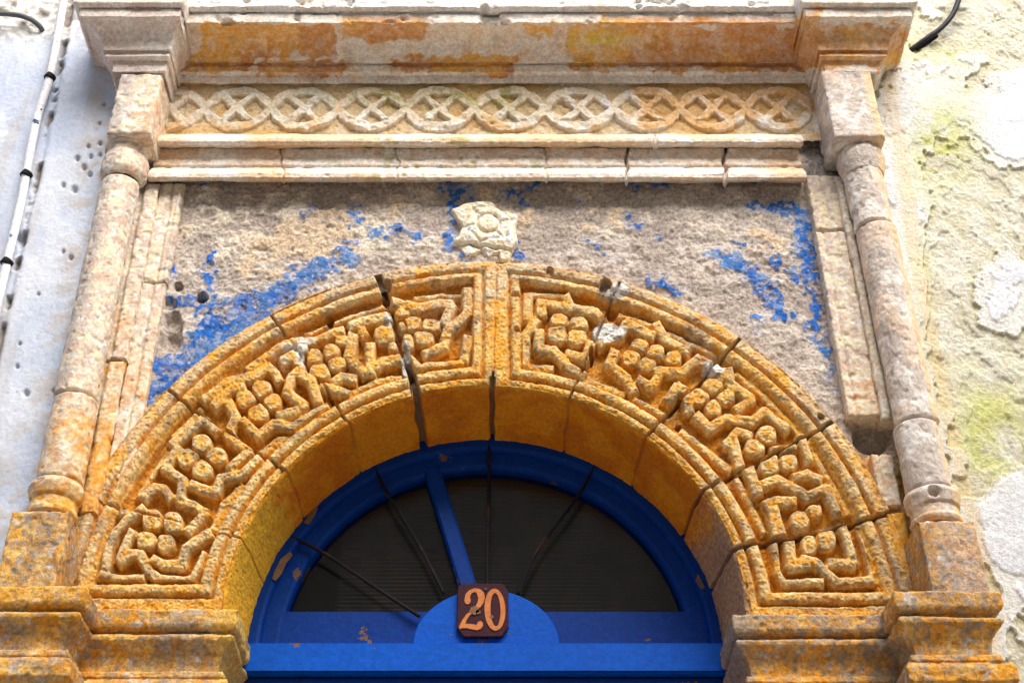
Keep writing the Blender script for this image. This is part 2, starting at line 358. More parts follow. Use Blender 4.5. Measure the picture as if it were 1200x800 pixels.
def build_arch():
    ph = np.arange(-92.3, 92.9, .125)
    s = np.concatenate([np.arange(-.235, -.03, .006), np.arange(-.03, .43, .0022), np.arange(.432, .50, .006)])
    PH, SS = np.meshgrid(np.radians(ph), s, indexing='ij')
    r1 = 1.018+.010*np.cos(PH)**2                       # outer radius
    fw = r1-R0
    r = np.where(SS < 0, R0+SS*.12*0, R0+SS*1.0)
    r = np.minimum(r, r1)
    skirt = np.maximum(SS-fw, 0)
    r = np.where(SS < 0, R0+.12*SS, r)
    Y = np.where(SS < 0, -SS, 0)+skirt
    X = AX+r*np.sin(PH); Z = AZ+r*np.cos(PH)
    px, py = w2p(X, Z, 0)
    H = .036
    # frame: bands, beads and sunk floor, radial profile
    c2 = np.abs(np.degrees(PH))
    rbi = np.interp(c2, [0, 48, 85], [.968, .943, .926]); rg = np.interp(c2, [0, 48, 85], [.994, .983, .972])
    ib, ig = .680, .642
    xl0, xl1 = xr(553, 400), xr(566, 400); xr0, xr1 = xr(611, 400), xr(597, 400)
    zl0, zl1, zr0, zr1 = zr(680), zr(698), zr(690), zr(707)
    # distance inwards from the edge of the sunk panel, metres (left/right panel)
    def panel(xa, side, zb):
        dx = (xa-X)*side if side > 0 else (X-xa)
        return np.minimum(np.minimum(rbi-r, r-ib), np.minimum(dx, Z-zb))
    pl = np.minimum(np.minimum(rbi-r, r-ib), np.minimum(xl0-X, Z-zl0))
    pr_ = np.minimum(np.minimum(rbi-r, r-ib), np.minimum(X-xr0, Z-zr0))
    pin = np.maximum(pl, pr_)
    gl_ = np.minimum(np.minimum(rg-r, r-ig), np.minimum(xl1-X, Z-zl1))
    gr_ = np.minimum(np.minimum(rg-r, r-ig), np.minimum(X-xr1, Z-zr1))
    g = np.maximum(gl_, gr_)                             # distance inside the groove line
    wob = vnoise(np.stack([X, Y*0, Z], -1)*22, 3)
    face = (SS > 0) & (skirt <= 0)
    h = np.full(X.shape, H)
                 # groove between band and bead
    bead = (g > .001) & (pin < .0)
    bw = np.where(bead, np.clip(1-((g-.017)/.0175)**2, 0, 1), 0)
    h = np.where(bead, H-.012+.015*np.sqrt(bw), h)
    h = np.where(g < 0, H-.001+.003*np.sqrt(np.clip(1-((g+.016)/.016)**2, 0, 1))*(r > .9), h)
    h -= .013*np.exp(-((g+.0008*wob)/.0045)**2)
    h = h*(1-sst(-.005, .005, pin+wob*.0015))
    floorh = .002+.003*vnoise(np.stack([X, Y*0, Z], -1)*30, 8)
    h = np.maximum(h, floorh)
    h += .008*np.clip(1-pin/.02, 0, 1)*(pin > 0)*(0)
    lab = np.zeros(X.shape, int); lab[bead & face] = 4; lab[bead & face & (r < .70)] = 1; lab[bead & face & (r > .90)] = 5; lab[face & (g < 0) & (r > .9)] = 2; lab[face & (g < 0) & (r < .7)] = 3
    carve = np.zeros(X.shape); k = 10; kinds = {}; E1 = np.full(X.shape, 9.); E2 = np.full(X.shape, 9.)
    nx = vnoise(np.stack([X, Y*0, Z], -1)*40, 11)*.8; nz = vnoise(np.stack([X, Y*0, Z], -1)*40, 12)*.8
    qx, qy = px+nx, py+nz
    inner = face & (pin > -.004)
    for (ox, oy), strokes, bosses in Zt:
        for pts, wd in strokes:
            P_ = [(ox+a/5, oy+b/5) for a, b in pts]; hw = wd/10
            xs = [q[0] for q in P_]; ys = [q[1] for q in P_]
            bb = inner & (qx > min(xs)-12) & (qx < max(xs)+12) & (qy > min(ys)-12) & (qy < max(ys)+12)
            ii = np.nonzero(bb)
            d = strap_sd(qx[ii], qy[ii], P_, hw+1.2)
            top = .78+.22*np.clip(hw/5, 0, 1) if wd > 45 else .62
            hh = H*top*sst(-1.1, 1.5, d)*(.84+.16*sst(0, 4.5, d))
            tgt = carve[ii]; better = hh > tgt
            carve[ii] = np.maximum(tgt, hh)
            lb = lab[ii]; lb = np.where(better & (hh > .35*H*top), k, lb); lab[ii] = lb; kinds[k] = 'strapwork'; k += 1
        for cx, cy, rx, ry in bosses:
            cx, cy, rx, ry = ox+cx/5, oy+cy/5, rx/5+1.2, ry/5+1.2
            bb = inner & (abs(qx-cx) < rx+4) & (abs(qy-cy) < ry+4); ii = np.nonzero(bb)
            e = (np.abs((qx[ii]-cx)/rx)**2.6+np.abs((qy[ii]-cy)/ry)**2.6)**(1/2.6)
            d = (1-e)*min(rx, ry)
            hh = H*.97*sst(-.9, 1.5, d)*(.86+.14*np.sqrt(np.clip(1-e*e, 0, 1)))
            # keep a cut between touching bosses
            tgt = carve[ii]; better = hh > tgt
            o1, o2 = E1[ii], E2[ii]; E1[ii] = np.minimum(o1, e); E2[ii] = np.minimum(o2, np.maximum(o1, e))
            carve[ii] = np.where(better, hh, tgt)
            lb = lab[ii]; lb = np.where(better & (hh > .3*H), k, lb); lab[ii] = lb; kinds[k] = 'petal'; k += 1
    carve = carve*(1-.75*(1-sst(.02, .20, E2-E1))*(E1 < 1.15)*(E2 < 1.3))
    h = np.where(inner & (pin > 0), np.maximum(h, carve), h)
    h = np.where(face, h, H)
    h = np.where(inner, blur(h, 1), h)
    # broken places: px, py, radius, depth
    for cx, cy, rx, ry, dp in ((709,336,7,10,.05),(644,319,5,7,.02),(604,345,5,3,.02),(606,386,4,3,.025),(718,362,7,6,.03),(386,371,5,8,.03),(454,335,4,6,.03),(693,414,3,8,.03),(962,488,4,4,.03),(797,493,4,4,.02)):
        e = ((px-cx)/rx)**2+((py-cy)/ry)**2
        h -= dp*(1-sst(.6, 1.3, e+.3*wob))*face
    # lime mortar smeared over the break
    mort = np.zeros(X.shape)
    for cx, cy, rx, ry in ((714,388,19,14),(722,342,14,9),(455,372,6,9),(476,420,6,20),(838,430,13,8),(352,414,5,10)):
        e = ((px-cx)/rx)**2+((py-cy)/ry)**2; mm = 1-sst(.7, 1.2, e+.35*wob)
        mort = np.maximum(mort, mm*face)
    h = np.where(mort > 0, np.maximum(h, mort*(H*.62+.004*wob)), h)
    # joints
    deg = np.degrees(PH)
    jt = np.zeros(X.shape); vo = np.zeros(X.shape, int)
    for i, (a, wd) in enumerate(zip(joints, jw)):
        jag = vnoise(np.stack([SS*18, SS*0+i, SS*0], -1), 2)*.006
        dist = np.abs((PH-np.radians(a))*r+jag)
        ww = wd*(.8+.5*vnoise(np.stack([SS*30, SS*0+i, SS*0], -1), 5))+.0012
        if i == 4: ww = ww*np.where(SS < .03, 1.6, .35)
        car = face & (pin > -.002); fade = np.where(car & (np.abs(dist) >= 0), 1-.75*sst(.1, -.3, vnoise(np.stack([SS*9, SS*0+i, SS*0], -1), 8)), 1.)
        if i in (0, 1, 2, 5, 6): fade = fade*np.where(SS < -.01, .45, 1.)
        if i == 4: fade = np.where(SS > .05, .12, 1.)
        jt = np.maximum(jt, jdeep[i]*fade*(1-sst(ww*.6, ww+.0025, dist))); vo += (deg > a)
    h = h-jt*.034*np.where(face, 1, .8)
    # each stone sits a little differently
    off = np.array([0, -.002, .001, -.002, .002, 0, .003, -.001, .003, -.002])[vo]
    h = h+off
    hb = h-blur(h, 7)
    P = np.stack([X, Y, Z], -1)
    n1 = fbm(P, 13, 3, 1); n2 = vnoise(P*75, 5); n3 = vnoise(P*190, 6); n4 = vnoise(P*42, 7)
    rough = n1*.004-sst(.3, .8, n2)*.003+n3*.0017-sst(.45, .8, n4)*.003
    hh = np.where(face, h-H+rough, 0)
    # rounded, chipped arris between face and soffit
    ar = np.exp(-(SS/.010)**2)*(.004+.004*np.clip(n4, 0, 1))
    sof = (SS <= 0)
    P[..., 1] -= hh
    rr = np.where(sof, rough*.6-jt*.02, 0)
    P[..., 0] -= np.sin(PH)*rr; P[..., 2] -= np.cos(PH)*rr
    P[..., 1] += ar; P[..., 0] += np.sin(PH)*ar; P[..., 2] += np.cos(PH)*ar
    # colours
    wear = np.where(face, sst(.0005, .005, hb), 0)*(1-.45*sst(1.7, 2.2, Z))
    kind = .05+.34*sst(1.95, 2.45, Z)*face
    col = stone_colour(P, np.where(sof, -.3, kind), wear, 1)
    col = mixc(col, mixc(np.broadcast_to(OCH, P.shape), OCHD, sst(-.3, .4, n1)), (sst(.003, .012, H*.55-h)*face*.75+sof*.75))  # sunk parts keep ochre wash; darker ochre also paints in their shade
    paintd = mixc(np.broadcast_to(C3(.95, .33, .004), P.shape), C3(.82, .22, .002), sst(-.3, .3, n1)); paintd = mixc(paintd, C3(.97, .52, .03), sst(-52, -66, deg+8*n1))
    col = mixc(col, paintd, sof*sst(-.004, -.012, SS)*.9)
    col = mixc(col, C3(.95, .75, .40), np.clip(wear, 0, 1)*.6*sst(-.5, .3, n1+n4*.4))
    # right-hand jamb of the soffit greyed, its shade put into the colour
    gj = sof*sst(60, 70, deg+6*n1); col = mixc(col, C3(.44, .34, .25), gj*.7)
    band = face*(g < 0)*(r > .9)
    col = mixc(col, mixc(np.broadcast_to(PALE, P.shape), GREY, sst(-.1, .4, n1)), band*sst(-.2, .3, n1+.2)*.55)
    ol = face*sst(.1, .45, fbm(P, 24, 3, 77))*sst(.0, .004, hb)
    col = mixc(col, LICH*1.2, ol*.6)
    bz = face*sst(.25, .6, fbm(P, 60, 3, 79)+.25*sst(.0, .25, X)*sst(2.2, 1.6, Z)); col = mixc(col, C3(.42, .27, .15), bz*.4)
    wt = np.exp(-((px-350)/26)**2-((py-408)/20)**2)*sst(-.2, .2, n4); col = mixc(col, WHITE, np.clip(wt, 0, .8))
    col = mixc(col, mixc(np.broadcast_to(WHITE, P.shape), GREY, sst(-.2, .5, n4)), np.clip(mort*1.3, 0, 1))
    col = mixc(col, C3(.3, .2, .12), jt*.8)
    # partition
    al = np.where(sof, .5, 1.)*(1-.0*face); al = np.where(face, .85+.4*sst(-.3, .4, fbm(P, 9, 2, 88)), al)
    al = np.where(sof & (deg > 62), 1., al)
    col = np.concatenate([col, np.clip(al, 0, 1)[..., None]], -1)
    vf = vo[:-1, :-1]; lf = lab[:-1, :-1]; labels = vf*1000+lf
    th = thing('carved_arch', 'ochre carved stone arch of wedge blocks round the blue fanlight', 'arch', (AX, 0, AZ))
    vob = {}
    cols = {}
    main = labels*0
    order = np.unique(labels)
    # bodies first
    nu, nv = P.shape[:2]
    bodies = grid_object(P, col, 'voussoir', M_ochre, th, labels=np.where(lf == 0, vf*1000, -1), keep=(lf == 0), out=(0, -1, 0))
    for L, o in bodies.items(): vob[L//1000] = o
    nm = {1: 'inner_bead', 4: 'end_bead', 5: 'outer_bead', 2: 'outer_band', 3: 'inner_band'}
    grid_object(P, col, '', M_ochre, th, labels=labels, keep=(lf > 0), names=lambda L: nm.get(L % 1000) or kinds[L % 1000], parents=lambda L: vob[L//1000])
build_arch()

# ------------------------------------------------------------------ SPANDREL PANEL behind the arch
BLUE_STROKES = [([(205,440),(300,372)],34),([(240,392),(345,330),(410,298)],22),([(235,365),(300,345)],12),([(243,300),(250,350)],10),([(197,300),(198,345)],6),
 ([(196,352),(235,352)],9),([(186,428),(196,450),(176,470)],15),([(200,432),(225,402)],12),([(432,268),(490,275)],11),([(413,250),(420,258)],8),([(528,222),(527,292)],12),
 ([(520,222),(548,222)],8),([(592,230),(630,214)],9),([(604,228),(612,236)],9),([(535,292),(552,300)],9),([(740,213),(785,216)],7),([(668,238),(674,238)],6),
 ([(760,330),(795,340)],11),([(740,252),(742,266)],6),([(766,270),(780,276)],5),([(836,300),(868,308),(898,348),(918,368)],17),([(876,243),(903,247)],10),([(908,238),(940,258)],7),
 ([(935,250),(945,300),(950,330)],19),([(944,330),(955,395)],12),([(965,400),(985,452)],11),([(905,300),(915,312)],11),([(886,375),(892,380)],7),([(870,285),(886,292)],6),
 ([(925,310),(932,330)],7),([(232,211),(240,211)],5),([(360,250),(366,244)],5),([(690,285),(720,298)],4),([(605,290),(614,298)],9)]
def build_spandrel():
    x = np.arange(-1.17, 1.17, .0032); z = np.arange(1.36, 3.02, .0036)
    X, Z = np.meshgrid(x, z, indexing='ij'); Y0 = .030
    P = np.stack([X, np.full_like(X, Y0), Z], -1); px, py = w2p(X, Z, Y0)
    rr = np.hypot(X-AX, Z-AZ)
    Q = P.copy(); Q[..., 0] *= .7
    n0 = fbm(P, 3.2, 3, 61); n1 = fbm(P, 11, 3, 62); n2 = fbm(Q, 34, 3, 63); n3 = vnoise(P*150, 64)
    jx, jy = px+12*fbm(P, 25, 3, 65), py+12*fbm(P, 25, 3, 66)
    bl = np.full(X.shape, -99.)
    for pts, wd in BLUE_STROKES:
        xs = [q[0] for q in pts]; ys = [q[1] for q in pts]
        ii = np.nonzero((px > min(xs)-40) & (px < max(xs)+40) & (py > min(ys)-40) & (py < max(ys)+40))
        bl[ii] = np.maximum(bl[ii], wd*.62-seg_dist(jx[ii], jy[ii], pts))
    bh = sst(-9, 3, bl)
    bl = sst(-.9, 1.6, bl+7*vnoise(P*75, 67)+4*n2-1.6)*sst(-.75, -.5, vnoise(P*140, 71))
    cream = .30*np.exp(-((px-330)/190)**2-((py-270)/60)**2)+.18*np.exp(-((px-640)/120)**2-((py-250)/40)**2)+.2*np.exp(-((px-900)/40)**2-((py-300)/60)**2)
    cream = sst(.06, .16, cream+.30*n2+.26*n1-.10)
    edge = sst(0, 20, py-w2p(X, Z, Y0)[1]*0-215)
    rough = (n1*.006+n2*.006+n3*.002+vnoise(P*70, 72)*.0028+np.abs(fbm(Q, 22, 2, 68))*.005)
    h = rough*(1-.55*bl)+.0022*cream+.003*bl
    for cx, cy, rx, ry, dp in ((209,336,5,5,.03),(237,349,7,6,.035),(198,356,10,7,.02),(203,385,11,20,.025),(200,400,14,12,.015),(1022,513,22,20,.05),(1012,487,16,6,.05),(556,211,30,3,.0)):
        e = ((px-cx)/rx)**2+((py-cy)/ry)**2; h -= dp*(1-sst(.5, 1.25, e+.4*n2))
    # beyond the springing the ground between arch and column is rough ochre stone
    low = sst(515, 560, py+20*n1)*(np.abs(X) > .8)
    P[..., 1] -= h
    taupe = mixc(np.broadcast_to(C3(.47, .39, .335), P.shape), C3(.66, .575, .50), sst(-.3, .3, n1))
    col = mixc(taupe, mixc(np.broadcast_to(C3(.80, .70, .57), P.shape), C3(.72, .55, .38), sst(0, .3, n0)), cream)
    blue = mixc(np.broadcast_to(C3(.015, .14, .54), P.shape), C3(.05, .26, .74), sst(-.2, .4, n1)); blue = mixc(blue, C3(.2, .24, .34), sst(.25, .5, n2)*.6)
    sh = sst(505, 440, px)*sst(90, 20, np.hypot(px-215, (py-440)))  # greyed, grimy paint low on the left
    fe = np.exp(-((px-215)/90)**2-((py-400)/60)**2)*.3
    col = mixc(col, C3(.30, .38, .62), bh*.5*sst(-.2, .3, n2))
    blue = mixc(blue, C3(.10, .20, .42), sst(-.05, .35, n1+.5*n0)*.6); blue = mixc(blue, C3(.42, .50, .66), sst(.25, .5, vnoise(P*55, 73))*.5)
    col = mixc(col, blue, bl*(.72+.28*sst(-.25, .05, n2)))
    col = mixc(col, stone_colour(P, .25+0*X, .6+0*X, 9), low)
    rightg = sst(938, 950, px)*sst(215, 200, py); col = mixc(col, C3(.40, .36, .34), rightg*.9)
    hf = (rr[:-1, :-1] > .985)
    o = grid_object(P, col, 'spandrel_wall', M_render, None, keep=hf)
    for q in o.values(): tag(q, kind='structure')
build_spandrel()

# ------------------------------------------------------------------ generic moulded bands
def resample(pts, step):
    pts = np.array(pts, float); out = []
    for a, b in zip(pts[:-1], pts[1:]):
        n = max(1, int(np.ceil(np.linalg.norm(b-a)/step)))
        out += [a+(b-a)*t/n for t in range(n)]
    return np.array(out+[pts[-1]])
def sweep(plan, profile, step=.005, pstep=.005):
    """plan: [(x,y)] walked so that outwards is to the right; profile [(offset, z)] -> grid"""
    plan = [np.array(q, float) for q in plan]; n = len(plan); mit = []
    for i in range(n):
        def nrm(a, b):
            d = (b-a)/np.linalg.norm(b-a); return np.array([d[1], -d[0]])
        if i == 0: m_ = nrm(plan[0], plan[1])
        elif i == n-1: m_ = nrm(plan[-2], plan[-1])
        else:
            a, b = nrm(plan[i-1], plan[i]), nrm(plan[i], plan[i+1]); m_ = (a+b)/(1+a@b)
        mit.append(m_)
    base, mm = [], []
    for i in range(n-1):
        k = max(1, int(np.ceil(np.linalg.norm(plan[i+1]-plan[i])/step)))
        for t in range(k+(i == n-2)):
            base.append(plan[i]+(plan[i+1]-plan[i])*t/k); mm.append(mit[i]+(mit[i+1]-mit[i])*t/k)
    base, mm = np.array(base), np.array(mm); pr = resample(profile, pstep)
    P = np.zeros((len(base), len(pr), 3))
    P[..., :2] = base[:, None, :]+mm[:, None, :]*pr[None, :, :1]; P[..., 2] = pr[None, :, 1]
    return P
def rowprof(rows, Ybase=0., ):
    """rows: (Y, photo row) -> (offset from Ybase, z)"""
    return [(Ybase-Y, zr(py, Y)) for Y, py in rows]
def blobs(px, py, lst, nz, amp=6.):
    m_ = np.full(px.shape, -99.)
    for (x0, y0, x1, y1) in lst:
        d = np.minimum(np.minimum(px-x0, x1-px), np.minimum(py-y0, y1-py)); m_ = np.maximum(m_, d)
    return sst(-.8, .8, m_+amp*nz)

# cornice
# exposed warm undercoat where the pale limewash has come away (photo rows/columns)
PEEL = [(238,26,392,64),(204,60,300,84),(400,18,500,46),(458,68,585,82),(668,30,1070,82),(610,26,650,44),(700,14,960,34),(560,70,600,88),(300,72,400,90)]
def cornice_paint(P, seed, brown=True):
    px, py = w2p(P[..., 0], P[..., 2], P[..., 1])
    n1 = fbm(P, 16, 4, seed); n2 = fbm(P, 50, 3, seed+1); n0 = fbm(P, 5, 2, seed+2)
    m_ = blobs(px, py, PEEL, n1*1.0+n2*.5, 12.)
    sk = P.copy(); sk[..., 2] *= .25; n5 = fbm(sk, 22, 3, seed+6)
    base = mixc(np.broadcast_to(C3(.90, .78, .68), P.shape), C3(.93, .88, .80), sst(-.3, .3, n2+n0*.6))
    base = mixc(base, C3(.86, .55, .28), sst(.1, .5, n1)*.5)
    und = mixc(np.broadcast_to(C3(.90, .50, .12), P.shape), C3(.74, .36, .13), sst(-.1, .3, n0+.3*n2+.2*sst(660, 720, px)))
    und = mixc(und, C3(.80, .62, .12), np.exp(-((px-702)/45)**2-((py-47)/9)**2)*1.0)
    top = sst(26, 14, py+4*n1)*sst(200, 240, px)*sst(965, 930, px)
    col = mixc(base, und, m_*(.72+.28*sst(-.35, .1, n2)))
    halo = blobs(px, py, [(a-14, b-5, c+14, d+5) for a, b, c, d in PEEL], n1*1.2, 16.)*(1-m_); col = mixc(col, C3(.86, .60, .34), halo*.4*sst(-.3, .3, n5))
    col = mixc(col, C3(.52, .42, .34), sst(.12, .5, n5)*.35)
    col = mixc(col, C3(.9, .84, .78), sst(.1, .45, -n5)*.35)
    col = mixc(col, C3(.9, .87, .84), np.clip(top*sst(-.5, -.1, n1), 0, 1))  # top fillet whitened, its bright light put into the colour
    return col, m_
def build_cornice():
    th = thing('cornice', 'pinkish stone cornice with peeling limewash running along the top of the doorway', 'cornice', (0, 0, zr(97)))
    prof = rowprof([(.02,99),(-.004,98),(-.010,97.5),(-.012,89),(-.022,87.5),(-.030,84),(-.030,78),(-.024,75),(-.040,74),(-.044,70),(-.052,63),(-.068,53),(-.095,42),(-.130,33),(-.155,28),(-.164,27),(-.166,17),(-.158,15.5),(-.170,14),(-.185,8),(-.187,-14),(.10,-40)])
    xa, xb = xr(205, 60, -.05), xr(962, 60, -.05)
    P = sweep([(xa, 0), (xb, 0)], prof, .0045, .0035)
    P, n1, n2 = displace(P, .006, 11, 81, .003, 50, .0009)
    cz = fbm(P, 9, 4, 97, .65); lip = (P[..., 1] < -.15); P[..., 1] += lip*sst(.08, .4, cz)*.022; P[..., 2] += lip*sst(.15, .45, cz)*.012
    col, m_ = cornice_paint(P, 90)
    N, _ = gnormal(P); P = P-N*(m_*.0028)[..., None]
    # blocks of the main run
    px, _ = w2p(P[..., 0], P[..., 2], P[..., 1])
    cuts = [395, 560, 855]
    lab = sum((px > c+2*vnoise(P*30, 3)).astype(int) for c in cuts)
    for c in cuts:
        g = np.exp(-((px-c)/1.5)**2); P[..., 1] += g*.003
    grid_object(P, col, 'cornice_block', M_pale, th, labels=lab[:-1, :-1])
    # the two breaks forward over the columns
    for side in (-1, 1):
        rows = [(.0,88),(-.118,86),(-.124,84),(-.126,72),(-.136,70),(-.146,66),(-.140,62),(-.140,60.5),(-.152,59),(-.154,55),(-.162,46),(-.178,36),(-.198,26),(-.210,21),(-.218,20),(-.220,11),(-.214,10),(-.228,8.5),(-.238,3),(-.240,-16),(.1,-50)]
        if side > 0: rows = [(a, b-0) for a, b in rows]
        prf = rowprof(rows, -.12)
        if side < 0: x0, x1 = xr(132, 84, -.12), xr(193, 84, -.12)
        else: x0, x1 = xr(967, 84, -.12), xr(1030, 84, -.12)
        P = sweep([(x0, .08), (x0, -.12), (x1, -.12), (x1, .08)], prf, .0045, .0035)
        if side < 0: P[..., 0] = np.where(P[..., 0] > x1, x1+(P[..., 0]-x1)*.45, P[..., 0])
        else: P[..., 0] = np.where(P[..., 0] < x0, x0+(P[..., 0]-x0)*.6, P[..., 0])
        P, n1, n2 = displace(P, .005, 11, 83+side, .003, 50, .0009)
        col, m_ = cornice_paint(P, 95)
        if side < 0: col = mixc(col, mixc(np.broadcast_to(C3(.76, .62, .56), P.shape), C3(.86, .77, .70), sst(-.3, .3, n1)), np.full(P.shape[:2], .75))
        o = grid_object(P, col, 'cornice_block', M_pale, th)
        for q in o.values(): q['label'] = 'end block of the cornice stepping forward over the %s column' % ('left' if side < 0 else 'right')
build_cornice()

# frieze
def build_frieze():
    th = thing('carved_frieze', 'pale frieze of interlaced rings and crosses under the cornice', 'frieze', (0, 0, zr(168)))
    x0, x1 = xr(186, 160), xr(962, 110)
    x = np.arange(xr(184, 150), xr(964, 105), .0027); z = np.arange(zr(160, -.02), zr(92), .0027)
    X, Z = np.meshgrid(x, z, indexing='ij'); P = np.stack([X, 0*X, Z], -1); px, py = w2p(X, Z, 0)
    nj = fbm(P, 30, 3, 101); nk = fbm(P, 30, 3, 102)
    qx, qy = px+3.2*nj, py+2.6*nk
    # centre line of the units in photo columns at row 128; pitch from the carving
    cs = [200, 278, 357, 436, 515, 597, 679, 757, 835, 912]
    H = .016; carve = 0*X; lab = np.zeros(X.shape, int); k = 1; names = {}
    zc = zr(128); Rw = .105
    keepw = {0: .35, 1: .8}
    xs_ = np.array([xr(c, 128) for c in cs]); ix = np.arange(len(cs))
    xs_ = np.concatenate([[2*xs_[0]-xs_[1]], xs_, [2*xs_[-1]-xs_[-2]]]); ix = np.arange(-1, len(cs)+1)
    xj, zj = X+.009*nj, Z+.009*nk-zc
    U = np.interp(xj, xs_, ix); un = np.round(U).astype(int); A_ = .077; sl = np.pi/.2
    for s_ in (-1, 1):
        cw = np.cos(np.pi*U); f = s_*A_*np.sign(cw)*np.abs(cw)**.75; df = A_*sl*np.abs(np.sin(np.pi*U))
        up = .82+.18*np.cos(2*np.pi*U+s_*1.57)
        d = .0165-np.abs(zj-f)/np.sqrt(1+df**2)
        hh = H*up*sst(-.003, .003, d); b = hh > carve; carve = np.maximum(carve, hh)
        lab = np.where(b & (hh > H*.35), 100+un*4+(s_ > 0), lab)
        t = (U-un); g_ = s_*t*np.where(un % 2 == 0, 1, -1)*.245
        lim = sst(.50, .42, np.abs(t))
        d = np.minimum(.0125-np.abs(zj-g_)/1.58, .052-np.abs(zj)*1.0)
        hh = H*.92*sst(-.003, .003, d); b = hh > carve; carve = np.maximum(carve, hh)
        lab = np.where(b & (hh > H*.35), 102+un*4+(s_ > 0), lab)
    names = {L: ('braid_band' if (L-100) % 4 < 2 else 'cross_band') for L in np.unique(lab) if L > 0}
    inside = sst(95, 99, py+2*nj)*sst(159, 155, py+nk)*sst(190, 200, px+6*nj)*sst(960, 945, px+8*nj)
    er = sst(-.35, .15, fbm(P, 6, 2, 103)+.55-.5*np.exp(-((px-215)/40)**2)-.35*np.exp(-((px-320)/45)**2-((py-150)/15)**2))
    carve = carve*inside*(.35+.65*er)*(.8+.35*sst(-.3, .3, fbm(P, 22, 3, 104))); lab = np.where(carve > H*.3, lab, 0)
    h = np.where(inside > .5, carve, H*.55*(1-inside))
    n1 = fbm(P, 18, 3, 105); n3 = vnoise(P*110, 106)
    hb = h-blur(h, 5)
    P[..., 1] -= h-.006+n1*.004+n3*.0009-sst(.3, .8, vnoise(P*60, 107))*.003
    a = fbm(P, 7, 3, 108); b = fbm(P, 30, 3, 109)
    col = mixc(np.broadcast_to(C3(.80, .68, .52), P.shape), C3(.88, .84, .78), sst(-.2, .3, b+.3*a))
    och = sst(.0, .3, a+.25*sst(600, 900, px)+.25*sst(108, 92, py)-.02); col = mixc(col, C3(.76, .42, .13), och*.8)
    grn = np.exp(-((px-470)/85)**2-((py-112)/18)**2)+.8*np.exp(-((px-585)/55)**2-((py-115)/25)**2)+.3*np.exp(-((px-300)/60)**2)
    col = mixc(col, C3(.46, .40, .12), np.clip(grn, 0, 1)*sst(-.25, .25, b+.1))
    col = mixc(col, C3(.60, .38, .12), sst(.001, .006, H*.5-h)*inside*.55)
    col = mixc(col, C3(.9, .87, .82), sst(.002, .006, hb)*sst(-.3, .1, b)*.7)
    body = grid_object(P, col, 'frieze_slab', M_pale, th, keep=(lab[:-1, :-1] == 0))
    slab = list(body.values())[0]
    grid_object(P, col, '', M_pale, th, labels=lab[:-1, :-1], keep=(lab[:-1, :-1] > 0), names=lambda L: names[L], parents=lambda L: slab)
    # ledge and torus moulding beneath, in blocks
    th2 = thing('string_moulding', 'pale horizontal moulding of two stone courses under the interlaced frieze', 'moulding', (0, 0, zr(212)))
    p1 = rowprof([(.02,157),(-.012,158),(-.020,158.5),(-.040,160),(-.046,163),(-.046,166),(-.040,169),(-.008,173),(.02,174)][::-1])
    p2 = rowprof([(.02,171),(-.004,174),(-.006,185),(-.010,193),(-.004,196.5),(-.016,198),(-.030,200),(-.038,203),(-.036,208),(-.024,212),(.03,214)][::-1])
    for prf, cuts, xa, xb, sd, nm in ((p1, [770], 183, 938, 121, 'ledge_stone'), (p2, [331, 466, 639, 735, 849], 184, 936, 131, 'torus_stone')):
        P = sweep([(xr(xa, 165, -.02), 0), (xr(xb, 165, -.02), 0)], prf, .004, .003)
        px, py = w2p(P[..., 0], P[..., 2], P[..., 1])
        P, n1, n2 = displace(P, .005, 12, sd, .003, 55, .0008)
        lab = np.zeros(P.shape[:2], int)
        for q, c in enumerate(cuts):
            c_ = c+3*vnoise(np.stack([P[..., 2]*40, P[..., 2]*0, P[..., 2]*0+q], -1), 4); lab += px > c_
            wd = 1.9 if c in (849, 770) else (.9 if c == 735 else .35)
            P[..., 1] += .022*(1-sst(wd*.5, wd*.5+1.2, np.abs(px-c_)))*(.45 if wd < .5 else 1)
        b = fbm(P, 28, 3, sd+3); a = fbm(P, 6, 2, sd+4)
        col = mixc(np.broadcast_to(C3(.80, .65, .52), P.shape), C3(.88, .82, .75), sst(-.3, .2, b)); col = mixc(col, C3(.76, .46, .2), sst(.05, .4, a+.4*b)*.6)
        col = mixc(col, C3(.42, .36, .12), sst(.15, .5, b-.1*a)*np.exp(-((px-530)/170)**2)*.7)
        grid_object(P, col, nm, M_pale, th2, labels=lab[:-1, :-1])
build_frieze()

